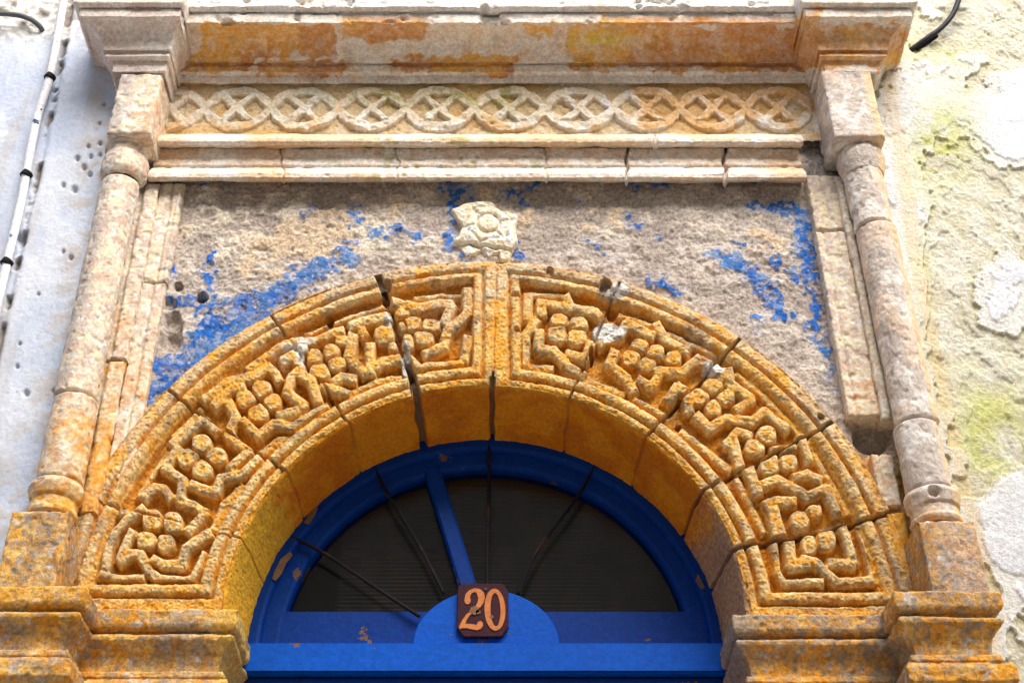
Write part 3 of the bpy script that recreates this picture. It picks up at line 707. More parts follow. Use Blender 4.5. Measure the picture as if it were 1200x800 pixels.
# star boss
def build_star():
    cx, cy = 572, 259
    out = [(225,250),(330,205),(400,180),(500,172),(590,180),(640,200),(700,255),(865,305),(835,420),(855,560),(800,625),(640,605),(450,565),(240,575),(290,500),(335,410),(270,330)]
    out = [(500+a/8, 210+b/8) for a, b in out]
    low = [(505+a/8, 212+b/8) for a, b in [(250,560),(330,680),(430,640),(470,590),(520,690),(640,640),(640,700),(740,720),(760,610)]]
    Yb = .03
    X, Z = np.meshgrid(np.arange(xr(520, 300), xr(618, 225), .0018), np.arange(zr(306, .0), zr(226, 0), .0018), indexing='ij')
    P = np.stack([X, 0*X, Z], -1); px, py = w2p(X, Z, 0)
    nj = fbm(P, 45, 3, 141); nk = fbm(P, 45, 3, 142)
    sd_ = poly_sd(px+1.1*nj, py+1.1*nk, out); sl_ = poly_sd(px+3*nj, py+3*nk, low)
    h = .030*sst(-1.5, 1.6, sd_)*(.8+.2*sst(0, 8, sd_))
    e = np.hypot((px-572)/12.5, (py-259)/9.8)
    h = h-.010*np.exp(-((e-1.08)/.14)**2)+.004*np.clip(1-e*e, 0, 1)
    h -= .010*sst(-1.5, 1.5, poly_sd(px, py, [(547,246),(562,246),(560,268),(548,266)])*0-1)*0
    for a, b, r_, dp in ((571,236,2,.008),(594,273,2.4,.012),(609,250,2,.01),(556,247,3,.008),(549,266,2.5,.008),(581,251,2,.006)):
        h -= dp*np.exp(-((px-a)**2+(py-b)**2)/r_**2)
    an = np.arctan2((py-259)/.8, px-572); fl = np.abs(np.sin(3*an+.5)); h -= .006*sst(.35, .0, fl)*sst(1.15, 1.35, e)*sst(2.9, 1.9, e); h -= .005*np.exp(-((e-2.25+.35*fl)/.16)**2)
    h = np.maximum(h, .018*sst(-1.5, 2, sl_)+.006*nj*(sl_ > 0))
    keep = (np.maximum(sd_, sl_) > -2.5)[:-1, :-1]
    P[..., 1] = Yb+.004-h-nj*.003-vnoise(P*150, 3)*.0012+.01*(h < .001)
    col = mixc(np.broadcast_to(C3(.88, .78, .58), P.shape), C3(.9, .87, .8), sst(-.2, .2, nk)); col = mixc(col, C3(.6, .42, .12), sst(.1, .4, -nj)*sst(.001, .01, blur(h, 5)-h+.004))
    col = mixc(col, C3(.03, .16, .6), sst(.5, 1.5, sl_)*(sd_ < 0)*np.clip(np.exp(-((px-549)**2+(py-298)**2)/30)+np.exp(-((px-574)**2+(py-298)**2)/20), 0, 1))
    th = thing('star_boss', 'small cream star shaped stone rosette with round centre above the crown of the arch', 'rosette', (float(p2w(572, 300)[0]), Yb, zr(300)))
    disc = (e < 1.05)[:-1, :-1]
    grid_object(P, col, '', M_pale, th, keep=keep, labels=disc.astype(int), names=lambda L: 'centre_disc' if L else 'star_relief')
build_star()

# ------------------------------------------------------------------ COLUMNS
CY = -.045
def shaft(x, z0, z1, prof, nm, parent, seed, kind, colf=None, ax=CY, mat=None):
    """engaged round member; prof [(z, radius)]"""
    th_ = np.radians(np.arange(-112, 113, 2.6)); pr = resample(prof, .0045)
    A, K = np.meshgrid(th_, np.arange(len(pr)), indexing='ij'); rr = pr[K, 1]; Z = pr[K, 0]
    P = np.stack([x+rr*np.sin(A), ax-rr*np.cos(A), Z], -1)
    Nn = np.stack([np.sin(A), -np.cos(A), 0*A], -1)
    n1 = fbm(P, 10, 3, seed); n2 = vnoise(P*65, seed+1); n3 = vnoise(P*150, seed+2)
    d = n1*.004-sst(.3, .8, n2)*.003+n3*.001
    hx, hy = w2p(P[..., 0], P[..., 2], P[..., 1]); hole = 1-sst(.4, 1.1, ((hx-1094)/8)**2+((hy-574)/6.5)**2+.3*n2)
    d = d-.022*hole-.008*np.exp(-((hx-992)/7)**2-((hy-262)/5)**2)
    P = P+Nn*d[..., None]
    col = colf(P, n1, n2) if colf else stone_colour(P, np.full(A.shape, kind)+0*n1, .5+.5*n1, seed)
    return list(grid_object(P, col, nm, mat or M_pale, parent).values())[0]
def cyl_prof(z0, z1, r, e=.006): return [(z0, r-.016), (z0+.0005, r-e), (z0+e, r), (z1-e, r), (z1-.0005, r-e), (z1, r-.016)]
def box_piece(x0, x1, z0, z1, Yf, dep, nm, parent, seed, kind, mat=None, colf=None, step=.004, amp=.003, rnd=.009):
    P = skirt_box(x0, x1, z0, z1, Yf, dep, step, rnd)
    P, n1, n2 = displace(P, amp, 12, seed, .003, 60, .001)
    col = colf(P, n1, n2) if colf else stone_colour(P, np.full(P.shape[:2], kind), .6+.5*n1, seed)
    return list(grid_object(P, col, nm, mat or M_pale, parent).values())[0]
def build_columns():
    xL = xr(92, 455, CY); xR = xr(1064, 455, CY)
    for side, x in ((-1, xL), (1, xR)):
        L = side < 0; Yf = CY-.055
        lab = 'slender engaged stone column at the %s of the arch, %s' % (('left', 'whitewashed above and ochre at its foot') if L else ('right', 'mauve grey and chipped'))
        th = thing('engaged_column', lab, 'column', (x, CY, zr(707, Yf)), 'columns flanking the arch')
        def cf(P, n1, n2, k0=None):
            px, py = w2p(P[..., 0], P[..., 2], P[..., 1])
            b = fbm(P, 30, 3, 160)
            if L:
                kind = .82-.62*sst(400, 640, py); col = stone_colour(P, kind, .35+.6*n1, 150)
                # outer side of the shaft greyed, shade painted into its colour
                shade_side = sst(.01, -.03, P[..., 0]-x+.02*n1)*sst(-.4, .2, b); col = mixc(col, C3(.44, .38, .36), shade_side*.7)
            else:
                col = mixc(np.broadcast_to(C3(.60, .52, .46), P.shape), C3(.82, .77, .72), sst(-.1, .35, b+.3*n1))
                rim = sst(.02, .045, P[..., 0]-x+.01*n1); col = mixc(col, C3(.86, .62, .34), rim*.8)
                col = mixc(col, stone_colour(P, .15+0*n1, .8+0*n1, 152), sst(540, 660, py+40*n1)*.85)
                och = sst(.1, .4, n1+.2*b); col = mixc(col, C3(.74, .48, .3), och*.45)
            return col
        Yk = CY-.054
        if L: rows = [(202, 456), (457, 556)]; ring = (556, 572, 596); blk = (598, 706); cap = (157, 200)
        else: rows = [(192, 256), (257, 487), (488, 566)]; ring = (566, 582, 606); blk = (609, 712); cap = (166, 190)
        for i, (a, b) in enumerate(rows):
            z1, z0 = zr(a, Yk), zr(b, Yk)
            o = shaft(x+(.003 if i % 2 else -.002), z0, z1, cyl_prof(z0, z1, .054+(.002 if i == len(rows)-1 else 0)), 'shaft_drum', th, 160+i*7+(0 if L else 50), .6, cf)
        za, zb, zc_ = zr(ring[0], Yk), zr(ring[1], Yk), zr(ring[2], Yk)
        rp = [(zc_, .045), (zc_+.001, .059), (zc_+.012, .062), (zc_+.018, .058), (zb-.012, .056), (zb-.008, .062), ((za+zb)/2, .068), (za-.006, .062), (za, .050)]
        shaft(x, 0, 0, rp, 'base_ring', th, 190+side, .2, cf)
        if L:
            za, zc_ = zr(cap[0], Yk), zr(cap[1], Yk); h_ = za-zc_
            rp = [(zc_, .048), (zc_+.002, .056), (zc_+h_*.14, .066), (zc_+h_*.42, .066), (zc_+h_*.58, .062), (zc_+h_*.62, .056), (zc_+h_*.80, .058), (zc_+h_*.83, .066), (za-.002, .066), (za, .05)]
        else:
            za, zc_ = zr(163, Yk), zr(195, Yk); h_ = za-zc_
            rp = [(zc_, .048), (zc_+.002, .056), (zc_+h_*.35, .064), (zc_+h_*.6, .068), (zc_+h_*.85, .062), (za, .045)]
        shaft(x, 0, 0, rp, 'capital_ring', th, 200+side, .7, cf)
        # blocks over and under
        Yb = -.125
        if L: b0, b1 = xr(133, 120, Yb), xr(183, 120, Yb); t0, t1 = 87, 156
        else: b0, b1 = xr(970, 120, Yb), xr(1029, 120, Yb); t0, t1 = 84, 160
        box_piece(b0, b1, zr(t1, Yb), zr(t0, Yb)+.004, Yb, .14, 'impost_block', th, 210+side, .85, colf=cf)
        q0, q1 = (xr(4, 640, Yb), xr(73, 640, Yb)) if L else (xr(1083, 650, Yb), xr(1152, 650, Yb))
        box_piece(q0, q1, zr(blk[1], Yb), zr(blk[0], Yb), Yb, .15, 'pedestal_block', th, 220+side, .1, mat=M_ochre, amp=.004,
                  colf=lambda P, n1, n2: mixc(grime(stone_colour(P, np.full(P.shape[:2], .14), .5+.5*n1, 151), P, .95, side), C3(.60, .46, .38), (0 if L else 1)*sst(.02, .08, P[..., 0]-q0-.02*n1)*.6))
    # flat inner strips between column and spandrel
    def strip(px0, px1, ref, ya, yb, Yf, seed, kind, par, nm, groove=None, tilt=0):
        x0, x1 = xr(px0, ref, Yf), xr(px1, ref, Yf)
        P = skirt_box(x0, x1, zr(yb, Yf), zr(ya, Yf), Yf, .06, .0036, .007)
        if groove is not None:
            for gx, gw, gd in groove:
                xx = x0+(x1-x0)*gx; P[..., 1] += gd*np.exp(-((P[..., 0]-xx)/gw)**2)
        P, n1, n2 = displace(P, .004, 12, seed, .003, 55, .001)
        wear = .3+.6*n1
        col = stone_colour(P, np.full(P.shape[:2], kind)+.35*sst(2.0, 2.6, P[..., 2]), wear, seed)
        return list(grid_object(P, col, nm, M_pale, par).values())[0]
    tl = thing('pilaster_strip', 'cream gold grooved stone strip between the left column and the blue flecked wall', 'pilaster', (xL+.1, 0, 1.9), 'inner strips beside the columns')
    strip(146, 171, 300, 214, 420, -.014, 240, .68, tl, 'strip_stone', [(.2, .006, .012)])
    strip(172, 201, 300, 214, 330, .004, 242, .66, tl, 'strip_stone', [(.55, .004, .008), (.9, .004, -.004)])
    strip(172, 200, 300, 331, 560, .006, 243, .6, tl, 'strip_stone', [(.5, .004, .008)])
    strip(144, 170, 300, 422, 600, -.010, 241, .5, tl, 'strip_stone', [(.2, .006, .010)])
    tr_ = thing('pilaster_strip', 'pinkish broken stone strip between the right column and the wall with long blue streak', 'pilaster', (xR-.1, 0, 2.1), 'inner strips beside the columns')
    strip(950, 989, 237, 205, 268, -.004, 250, .85, tr_, 'strip_stone', [(.45, .005, .006)])
    strip(966, 1003, 330, 271, 487, -.008, 251, .72, tr_, 'strip_stone', [(.25, .004, .006), (.8, .01, -.004)])
    strip(1003.2, 1026, 330, 206, 490, -.022, 252, .72, tr_, 'strip_stone', [(.5, .004, .006)])
    strip(1026, 1052, 560, 532, 592, -.002, 253, .6, tr_, 'strip_stone', [(.4, .004, .006)])
    strip(1048, 1070, 650, 600, 712, .004, 254, .3, tr_, 'strip_stone')
build_columns()

# ------------------------------------------------------------------ IMPOSTS
def build_imposts():
    for side in (-1, 1):
        L = side < 0; t = 710 if L else 718; dd = -8 if L else 0
        prof = [(-.02, 712), (.032, 713), (.036, 715), (.036, 730), (.032, 734), (.016, 737), (.014, 739), (.026, 741), (.033, 744), (.031, 748), (.018, 754), (.006, 762), (.001, 772), (.001, 780), (.014, 782), (.016, 788), (.012, 791), (.028, 794), (.034, 800), (.034, 815), (.01, 830), (.0, 834)]
        if not L: prof = [(a, b+6) for a, b in prof]
        pr = [(a, zr(b, -.03)) for a, b in prof][::-1]
        x0, x1, x2 = (xr(-6, 740, -.14), xr(74, 740, -.14), -.02-.612+.006) if L else (xr(1164, 748, -.14), xr(1074, 748, -.14), -.02+.612-.006)
        plan = [(x0, .1), (x0, -.115), (x1, -.115), (x1, .006), (x2, .006), (x2, .23)]
        if not L: plan = plan[::-1]
        P = sweep(plan, pr, .004, .0032)
        P, n1, n2 = displace(P, .0035, 11, 300+side, .003, 60, .001)
        col = stone_colour(P, np.full(P.shape[:2], .12), np.clip(.55+.8*n1, 0, 1), 305+side)
        hi = fbm(P, 20, 3, 311)
        col = grime(col, P, .8, side); col = mixc(col, LICH*1.2, sst(.12, .45, hi)*.5)
        px, py = w2p(P[..., 0], P[..., 2], P[..., 1])
        if L: col = mixc(col, C3(.88, .58, .12), sst(245, 262, px)*.6)
        else: col = mixc(col, C3(.38, .31, .26), sst(888, 868, px)*.8)  # return into the opening darkened too, shade put into its colour
        th = thing('impost', 'moulded ochre stone impost carrying the %s foot of the arch' % ('left' if L else 'right'), 'impost', ((x1+x2)/2, 0, zr(834, -.03)), 'moulded imposts at the feet of the arch')
        lab = (np.abs(P[..., 0]) > abs(x1)-.02).astype(int)
        grid_object(P, col, 'moulded_stone', M_ochre, th, labels=lab[:-1, :-1])
        # jamb below
        jx = sorted((x0, x2)); zt = zr(834 if L else 840, -.03)+.004
        Pj = skirt_box(jx[0], jx[1], -1.55, zt, .0, .24, .02, .01)
        Pj, n1, n2 = displace(Pj, .003, 9, 320, .002, 40, .001)
        grid_object(Pj, stone_colour(Pj, np.full(Pj.shape[:2], .2), .4+n1*.5, 321), 'jamb', M_ochre, th)
build_imposts()

# ------------------------------------------------------------------ SIDE WALLS
def build_walls():
    # left: cool white painted plaster
    x = np.arange(-2.3, -1.045, .0042); z = np.arange(1.15, 3.9, .0046)
    X, Z = np.meshgrid(x, z, indexing='ij'); Yw = -.012
    P = np.stack([X, np.full_like(X, Yw), Z], -1); px, py = w2p(X, Z, Yw)
    n1 = fbm(P, 5, 3, 401); n2 = fbm(P, 22, 3, 402); n3 = vnoise(P*130, 403)
    line = np.interp(py, [-200, 0, 95, 235, 370, 800], [110, 76, 59, 29, -2, -100])    # the pipe's chase
    st = sst(-3, 5, px-line-10+3*n2)
    sq = P.copy(); sq[..., 2] *= .22; n5 = fbm(sq, 40, 3, 408)
    h = n1*.006+n2*.0018+n3*.0007+.010*st+n5*.0014
    cr = np.abs(fbm(P, 3.1, 4, 407, .6)); crk = (1-sst(.0, .006, cr))*sst(.0, .3, n1); h -= crk*.004
    rag = np.exp(-((px-line-9)/4.5)**2)*sst(-.15, .25, n2+.15*n1); h -= rag*.020
    top = sst(60, 30, py+14*n2)*sst(110, 70, px); h += top*(n2*.012+.002)
    for a, b, r_ in ((123,125,2),(117,147,2),(104,174,2.2),(118,171,2.2),(91,188,3),(107,186,2.2),(99,199,3.2),(88,225,3.6),(106,207,2.6),(75,220,2.5),(32,463,3.4),(21,432,2),(24,405,1.6),(46,347,1.6),(84,305,2.6),(75,298,2),(64,460,2.4),(20,276,4),(24,282,5),(118,184,2)):
        h -= .016*np.exp(-(((px-a)/r_)**2+((py-b)/r_)**2)**1.5)
    P[..., 1] -= h
    col = mixc(np.broadcast_to(C3(.49, .55, .68), P.shape), C3(.62, .66, .74), sst(-.4, .4, n1+.4*n2))
    col = mixc(col, C3(.55, .58, .66), sst(.15, .45, n2)*.35*st)
    col = mixc(col, mixc(np.broadcast_to(C3(.8, .78, .74), P.shape), C3(.3, .27, .24), sst(.0, .3, n2)), top)
    col = mixc(col, C3(.2, .17, .15), np.clip(rag*1.2, 0, .9))
    sr = P.copy(); sr[..., 2] *= .15; rs = fbm(sr, 14, 3, 409); col = mixc(col, C3(.46, .42, .38), sst(.1, .4, rs)*.4); col = mixc(col, C3(.25, .23, .22), crk*.5)
    near = sst(40, 6, np.interp(py, [0, 90, 266, 450, 516, 626], [118, 128, 103, 67, 43, 7])-px)*sst(-.2, .25, n2); col = mixc(col, C3(.48, .44, .42), near*.7)
    o = list(grid_object(P, col, 'white_plaster_wall', M_plaster, None).values())[0]
    tag(o, kind='structure')
    # right: peeling limewash in layers, greened by damp
    x = np.arange(1.03, 2.3, .0036); z = np.arange(1.15, 3.9, .0042)
    X, Z = np.meshgrid(x, z, indexing='ij'); Yw = .0
    P = np.stack([X, np.full_like(X, Yw), Z], -1); px, py = w2p(X, Z, Yw)
    n1 = fbm(P, 4.5, 4, 411, .6); n2 = fbm(P, 20, 4, 412, .65); n3 = vnoise(P*120, 413); n4 = fbm(P, 9, 4, 414, .6)
    # skins still holding: smooth areas
    def g(cx, cy, rx, ry): return np.exp(-((px-cx)/rx)**2-((py-cy)/ry)**2)
    skin = n1*.8+n2*.35+1.2*g(1185,150,40,45)+.9*g(1060,330,30,160)+1.2*g(1185,620,28,48)+.5*g(1175,350,30,60)-.9*g(1105,330,35,90)-.5*g(1150,240,40,60)+.6*g(1090,110,40,40)-.9*g(1155,505,32,60)
    l1 = sst(.06, .085, skin); l2 = sst(.34, .36, skin+.12*n4); l0 = sst(-.30, -.28, skin)
    curl = np.exp(-((skin-.09)/.035)**2)
    h = n1*.009+n2*.005*(1-.6*l1)+n3*.0013*(1-.6*l1)+.0046*l1+.003*l2+.0032*l0+.0026*curl
    P[..., 1] -= h
    col = mixc(np.broadcast_to(C3(.66, .62, .47), P.shape), C3(.76, .74, .64), sst(-.3, .3, n2))
    col = mixc(col, C3(.82, .82, .79), l1*.85)
    col = mixc(col, C3(.83, .85, .9), l2)
    green = np.clip(1.1*g(1160,505,38,62)*(1-.6*l1)+.9*g(1095,175,22,42)+.5*g(1085,75,40,25)+.5*g(1125,150,30,60)+.35*g(1070,300,20,200), 0, 1)*sst(-.45, .15, n4+.3*n2)
    col = mixc(col, C3(.58, .60, .17), np.clip(green, 0, .85))
    col = mixc(col, C3(.50, .46, .16), np.clip(np.exp(-((skin-.045)/.02)**2)*.7, 0, 1))
    col = mixc(col, C3(.80, .58, .25), .4*sst(14, 4, np.abs(px-np.interp(py, [100, 300, 500, 700], [1040, 1072, 1112, 1160]))))
    o = list(grid_object(P, col, 'peeling_wall', M_peel, None).values())[0]
    tag(o, kind='structure')
    # coarse walls outside the picture
    def plain(nm, x0, x1, z0, z1, Y, mat, c):
        Pq = np.array([[[x0, Y, z0], [x0, Y, z1]], [[x1, Y, z0], [x1, Y, z1]]], float)
        o = list(grid_object(Pq, np.broadcast_to(np.array(c), Pq.shape), nm, mat, None).values())[0]; tag(o, kind='structure')
    plain('lower_left_wall', -6, -1.1, -1.55, 1.17, .006, M_plaster, (.68, .72, .8)); plain('lower_right_wall', 1.1, 6, -1.55, 1.17, .02, M_peel, (.8, .76, .62))
    plain('far_left_wall', -6, -2.29, 1.17, 6, .0, M_plaster, (.68, .72, .8)); plain('far_right_wall', 2.29, 6, 1.17, 6, .01, M_peel, (.84, .82, .72))
    plain('wall_over_cornice', -1.06, 1.06, 3.0, 3.81, .018, M_peel, (.8, .78, .74))
    plain('upper_wall', -2.3, 2.3, 3.8, 6, .012, M_peel, (.8, .78, .74))
    Pg = np.array([[[-12, -14, -1.55], [-12, 1, -1.55]], [[12, -14, -1.55], [12, 1, -1.55]]], float)
    o = list(grid_object(Pg, np.full(Pg.shape, .5), 'street', M_ground, None, out=(0, 0, 1)).values())[0]; tag(o, kind='structure')
    # far side of the narrow lane, added unseen behind the camera, blocks low sky
    Po = np.array([[[-12, -5.6, -1.55], [-12, -5.6, 7.0]], [[12, -5.6, -1.55], [12, -5.6, 7.0]]], float)
    o = list(grid_object(Po, np.full(Po.shape, .5), 'opposite_wall', M_opp, None, out=(0, 1, 0)).values())[0]; tag(o, kind='structure')
build_walls()

# ------------------------------------------------------------------ bmesh helpers for joinery and small things
def finish(bm, name, mat, parent, smooth=False, loc=None):
    me = bpy.data.meshes.new(name); b = Vector(base_of(parent) if parent else (loc or (0, 0, 0)))
    bmesh.ops.recalc_face_normals(bm, faces=bm.faces)
    for v in bm.verts: v.co -= b
    bm.to_mesh(me); bm.free()
    for f in me.polygons: f.use_smooth = smooth
    me.materials.append(mat); o = link(name, me, parent)
    if not parent and loc is not None: o.location = loc
    return o
def bevel(bm, w_, seg=2):
    bmesh.ops.bevel(bm, geom=[e for e in bm.edges if len(e.link_faces) == 2 and e.calc_face_angle(0) > .5], offset=w_, segments=seg, affect='EDGES', clamp_overlap=True)
def box(x0, x1, y0, y1, z0, z1, bv=.003):
    bm = bmesh.new(); bmesh.ops.create_cube(bm, size=1)
    for v in bm.verts: v.co = Vector((x0+(v.co.x+.5)*(x1-x0), y0+(v.co.y+.5)*(y1-y0), z0+(v.co.z+.5)*(z1-z0)))
    if bv: bevel(bm, bv)
    return bm
def poly(pts, y0, y1, bv=0, holes=None):
    """extruded outline in the wall plane; one hole is bridged ring to ring"""
    bm = bmesh.new()
    if holes is None:
        a = [bm.verts.new((x, y0, z)) for x, z in pts]; f = bm.faces.new(a)
        ex = bmesh.ops.extrude_face_region(bm, geom=[f])
        for v in [g for g in ex['geom'] if isinstance(g, bmesh.types.BMVert)]: v.co.y = y1
    else:
        n_ = len(pts); rings = []
        for ps, y in ((pts, y0), (holes, y0), (holes, y1), (pts, y1)): rings.append([bm.verts.new((x, y, z)) for x, z in ps])
        for k in range(4):
            A, B = rings[k], rings[(k+1) % 4]
            for i in range(n_): bm.faces.new((A[i], A[(i+1) % n_], B[(i+1) % n_], B[i]))
    bmesh.ops.recalc_face_normals(bm, faces=bm.faces)
    if bv: bevel(bm, bv, 1)
    return bm
def tube(pts, rad, nseg=10, wob=0.):
    """pts [(x,y,z)], smooth tube"""
    P = [Vector(p_) for p_ in pts]; Q = []
    for i in range(len(P)-1):                              # catmull-rom
        p0, p1, p2, p3 = P[max(i-1, 0)], P[i], P[i+1], P[min(i+2, len(P)-1)]
        k = max(3, int((p2-p1).length/.012))
        for t in range(k):
            t /= k; Q.append(.5*((2*p1)+(p2-p0)*t+(2*p0-5*p1+4*p2-p3)*t*t+(3*p1-p0-3*p2+p3)*t**3))
    Q.append(P[-1]); bm = bmesh.new(); rings = []
    for i, q in enumerate(Q):
        d = (Q[min(i+1, len(Q)-1)]-Q[max(i-1, 0)]).normalized(); a = d.cross(Vector((0, 1, .01))).normalized(); b = d.cross(a)
        r_ = rad*(1+wob*math.sin(i*1.7)*math.cos(i*.61))
        rings.append([bm.verts.new(q+(a*math.cos(t)+b*math.sin(t))*r_) for t in [2*math.pi*j/nseg for j in range(nseg)]])
    for A, B in zip(rings[:-1], rings[1:]):
        for j in range(nseg): bm.faces.new((A[j], A[(j+1) % nseg], B[(j+1) % nseg], B[j]))
    bm.faces.new(rings[0]); bm.faces.new(rings[-1][::-1]); return bm
def pt(px, py, Y):
    a, b = p2w(px, py, Y); return (float(a), Y, float(b))

# ------------------------------------------------------------------ DOOR
def build_door():
    Yd = .235; zt0, zt1 = zr(788, .185), zr(752, .185)       # transom rail
    th = thing('door', 'blue painted wooden door with arched fanlight and chipped frame', 'door', (AX, Yd, -1.55))
    N_ = 64; ang = [math.pi*(-.02+1.04*i/N_) for i in range(N_+1)]
    zc = AZ-.06
    def ringpts(ro, ri, y0, y1):
        bm = bmesh.new(); rings = []
        for a in ang:
            ca, sa = math.cos(a), math.sin(a)
            rings.append([bm.verts.new((AX+r_*ca, y, AZ+r_*sa)) for r_, y in ((ro, y0), (ri+.012, y0), (ri+.004, y0+.004), (ri, y0+.012), (ri, y1), (ro, y1))])
        for A, B in zip(rings[:-1], rings[1:]):
            for j in range(6): bm.faces.new((A[j], A[(j+1) % 6], B[(j+1) % 6], B[j]))
        bm.faces.new(rings[0]); bm.faces.new(rings[-1][::-1]); return bm
    fr = finish(ringpts(.615, .555, .222, .30), 'outer_frame', M_blue_shaded, th)
    fr2 = finish(ringpts(.560, .508, .240, .30), 'fanlight_frame', M_blue_shaded, th)
    zb0, zb1 = zr(756, .225), zr(716, .245)
    finish(box(AX-.56, AX+.56, .243, .30, zb0, zb1), 'bottom_rail', M_blue_shaded, th)
    finish(box(AX-.60, AX+.60, .185, .29, zt0, zt1, .006), 'transom', M_blue, th)
    finish(box(AX-.60, AX+.60, .205, .29, zt0-.022, zt0-.004, .003), 'drip_mould', M_blue_shaded, th)
    finish(box(AX-.598, AX-.53, .215, .29, -1.55, zt0-.024, .004), 'side_post', M_blue, th)
    finish(box(AX+.53, AX+.598, .215, .29, -1.55, zt0-.024, .004), 'side_post', M_blue, th)
    leaf = finish(box(AX-.527, AX+.527, .235, .275, -1.54, zt0-.03, .004), 'door_leaf', M_blue, th)
    # half round board
    hp = [(AX+.002+.181*math.cos(a), zt1+.001+(zr(687, .205)-zr(752, .205))*math.sin(a)) for a in [math.pi*i/40 for i in range(41)]]
    hp = [(x, z) for x, z in hp]
    finish(poly(hp, .205, .24, .003), 'half_round_board', M_blue, th)
    # the one remaining wooden glazing bar
    a_, b_ = pt(505, 548, .25), pt(549, 690, .25); av, bv_ = Vector(a_), Vector(b_); d = (bv_-av).normalized(); s = Vector((d.z, 0, -d.x))*.0225
    c = [av-s, av+s, bv_+s, bv_-s]
    finish(poly([(q.x, q.z) for q in c], .236, .28, .006), 'glazing_bar', M_blue_shaded, th)
    # glass
    gp = [(AX+.52*math.cos(a), AZ+.52*math.sin(a)) for a in [math.pi*i/40 for i in range(41)]]+[(AX-.52, AZ-.1), (AX+.52, AZ-.1)]
    finish(poly(gp, .272, .276), 'glass_pane', M_glass, th)
    # chipped wood patches, little flakes of bare timber
    for i, (pts) in enumerate(([(322,668),(329,655),(340,646),(343,650),(335,660),(330,672),(323,680),(319,678)],[(356,612),(364,598),(372,594),(370,602),(362,614)],[(815,680),(822,690),(826,688),(818,672)])):
        w_ = [tuple(float(q) for q in p2w(x, y, .2205)) for x, y in pts]
        finish(poly(w_, .2195, .2225, 0), 'bare_patch', M_chip, fr)
    # screen of fine ribs behind the glass
    x0, x1 = xr(400, 650, .33), xr(768, 650, .33); z0, z1 = AZ-.1, AZ+.53
    z = np.arange(z0, z1, .0022); X, Z = np.meshgrid(np.array([x0, (x0+x1)/2, x1]), z, indexing='ij')
    P = np.stack([X, .33-.004*np.abs(np.sin(Z*math.pi/.0115)), Z], -1)
    sc = thing('ribbed_blind', 'dark ribbed blind hanging behind the fanlight glass', 'blind', ((x0+x1)/2, .33, z0))
    o = list(grid_object(P, np.full(P.shape, .1), 'ribbed_sheet', M_screen, sc).values())[0]
    finish(box(x0, x1, .326, .338, z0-.012, z0-.001, .002), 'bottom_bar', M_screen, sc)
    # room behind, closed to the daylight
    bm = box(-1.6, 1.6, .31, 3.0, -1.56, 3.2, 0)
    for f in [f for f in bm.faces if abs(f.normal.y+1) < .01]: bm.faces.remove(f)
    r_ = finish(bm, 'inner_room', M_dark, None); tag(r_, kind='structure')
    # wall round the back of the door opening
    bm = bmesh.new(); inn = []; outr = []
    for i in range(49):
        a = math.pi*(-.0+i/48); inn.append(bm.verts.new((AX+.60*math.cos(a), .30, AZ+.60*math.sin(a)))); outr.append(bm.verts.new((AX+2.4*math.cos(a), .31, AZ+2.4*math.sin(a))))
    for i in range(48): bm.faces.new((inn[i], inn[i+1], outr[i+1], outr[i]))
    for s_ in (-1, 1):
        vs = [bm.verts.new(q) for q in ((AX+s_*.6, .30, AZ), (AX+s_*2.4, .31, AZ), (AX+s_*2.4, .31, -1.56), (AX+s_*.6, .30, -1.56))]; bm.faces.new(vs)
    tag(finish(bm, 'wall_core', M_dark, None), kind='structure')
    # number plate
    Yp = .196
    def Z6(a, b): return tuple(float(q) for q in p2w(500+a/8, 660+b/8, Yp))
    pl = thing('number_plate', 'small plum enamel plate with orange house number 20', 'house number', (Z6(525, 690)[0], Yp, Z6(525, 690)[1]))
    plate = finish(poly([Z6(*q) for q in ((290,222),(332,190),(718,192),(765,268),(768,600),(700,690),(350,692),(280,610))], Yp-.004, Yp+.010, .002), 'plate', M_plate, pl)
    two = [(362,382),(354,350),(365,295),(400,258),(450,240),(500,247),(535,277),(546,325),(535,372),(505,415),(455,455),(405,492),(375,535),(362,572),(400,573),(470,582),(480,556),(505,545),(525,560),(528,590),(507,620),(470,632),(430,625),(370,612),(330,615),(306,622),(303,604),(330,545),(368,490),(430,432),(462,405),(480,365),(482,320),(470,285),(445,275),(418,290),(406,320),(413,350),(409,375),(388,390)]
    finish(poly([Z6(*q) for q in two], Yp-.0062, Yp-.003, 0), 'digit_two', M_digit, pl)
    el = lambda cx, cy, rx, ry: [Z6(cx+rx*math.cos(t)-.03*ry*math.sin(t)*-1, cy+ry*math.sin(t)) for t in [2*math.pi*i/40 for i in range(40)]]
    finish(poly(el(640, 440, 98, 196), Yp-.0062, Yp-.003, 0, holes=el(645, 440, 47, 156)), 'digit_zero', M_digit, pl)
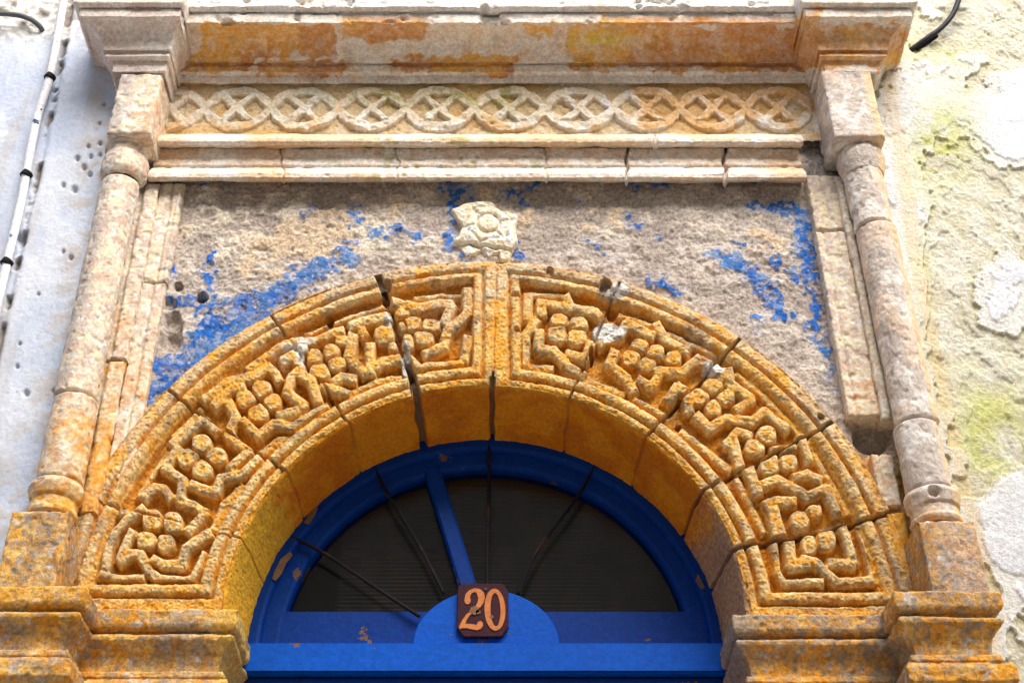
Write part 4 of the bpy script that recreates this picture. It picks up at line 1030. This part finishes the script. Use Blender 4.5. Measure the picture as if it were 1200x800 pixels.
    for cx, cy, rr in ((448, 448, 46), (482, 462, 24), (608, 508, 20), (553, 248, 16)):
        finish(poly([Z6(cx+rr*(1+.2*math.sin(5*t))*math.cos(t), cy+rr*.8*(1+.2*math.cos(4*t))*math.sin(t)) for t in [2*math.pi*i/14 for i in range(14)]], Yp-.0068, Yp-.003, 0), 'bare_chip', M_chip if rr > 17 else M_dark, pl)
    # iron rods of the old grille
    gr = thing('iron_grille', 'thin rusty iron rods fanned out in front of the fanlight', 'grille', (AX, .2, zt1))
    for rp in ([(573,506),(573,560),(571,640),(571,690)], [(436,538),(452,575),(487,632),(505,665),(520,695)], [(697,545),(678,580),(640,630),(622,660),(607,696)], [(340,628),(380,648),(440,688),(492,722)]):
        finish(tube([pt(a, b, .226+.0*i) for i, (a, b) in enumerate(rp)], .0048, 8, .12), 'rod', M_iron, gr, True)
build_door()

# ------------------------------------------------------------------ pipe, hose, cable
def build_lines():
    Yp = -.035
    pp = [(80,-30),(75,0),(68,40),(58,92),(46,130),(38,165),(25,235),(10,300),(-6,370),(-20,430)]
    th = thing('conduit_pipe', 'thin white painted pipe with blue chips running down the left wall', 'pipe', pt(-20, 430, Yp))
    finish(tube([pt(a, b, Yp) for a, b in pp], .0125, 12, .05), 'pipe', M_pipe, th, True)
    for a, b in ((58.5, 91), (31, 205), (8, 308)):
        q = Vector(pt(a, b, Yp)); finish(tube([q-Vector((.004, .0, .008)), q+Vector((.004, 0, .008))], .0165, 12), 'clip', M_iron, th, True)
    th = thing('grey_hose', 'bent dark grey hose end sticking out of the wall at the top left corner', 'hose', pt(50, 40, .0))
    finish(tube([pt(-40,18,-.04), pt(-8,16,-.04), pt(20,18,-.04), pt(38,24,-.035), pt(48,33,-.02), pt(51,42,.01)], .0085, 12, .03), 'hose', M_grey, th, True)
    th = thing('black_cable', 'loose black cable curving down the peeling wall beside the cornice at right', 'cable', pt(1068, 60, -.0))
    finish(tube([pt(1132,-30,-.04), pt(1125,-5,-.04), pt(1117,16,-.036), pt(1103,33,-.03), pt(1085,46,-.022), pt(1066,60,.0)], .0085, 12, .04), 'cable', M_rubber, th, True)
    finish(tube([pt(1098,42,-.012), pt(1088,50,-.012), pt(1074,58,-.006)], .006, 8, .3), 'frayed_end', M_iron, th, True)
build_lines()
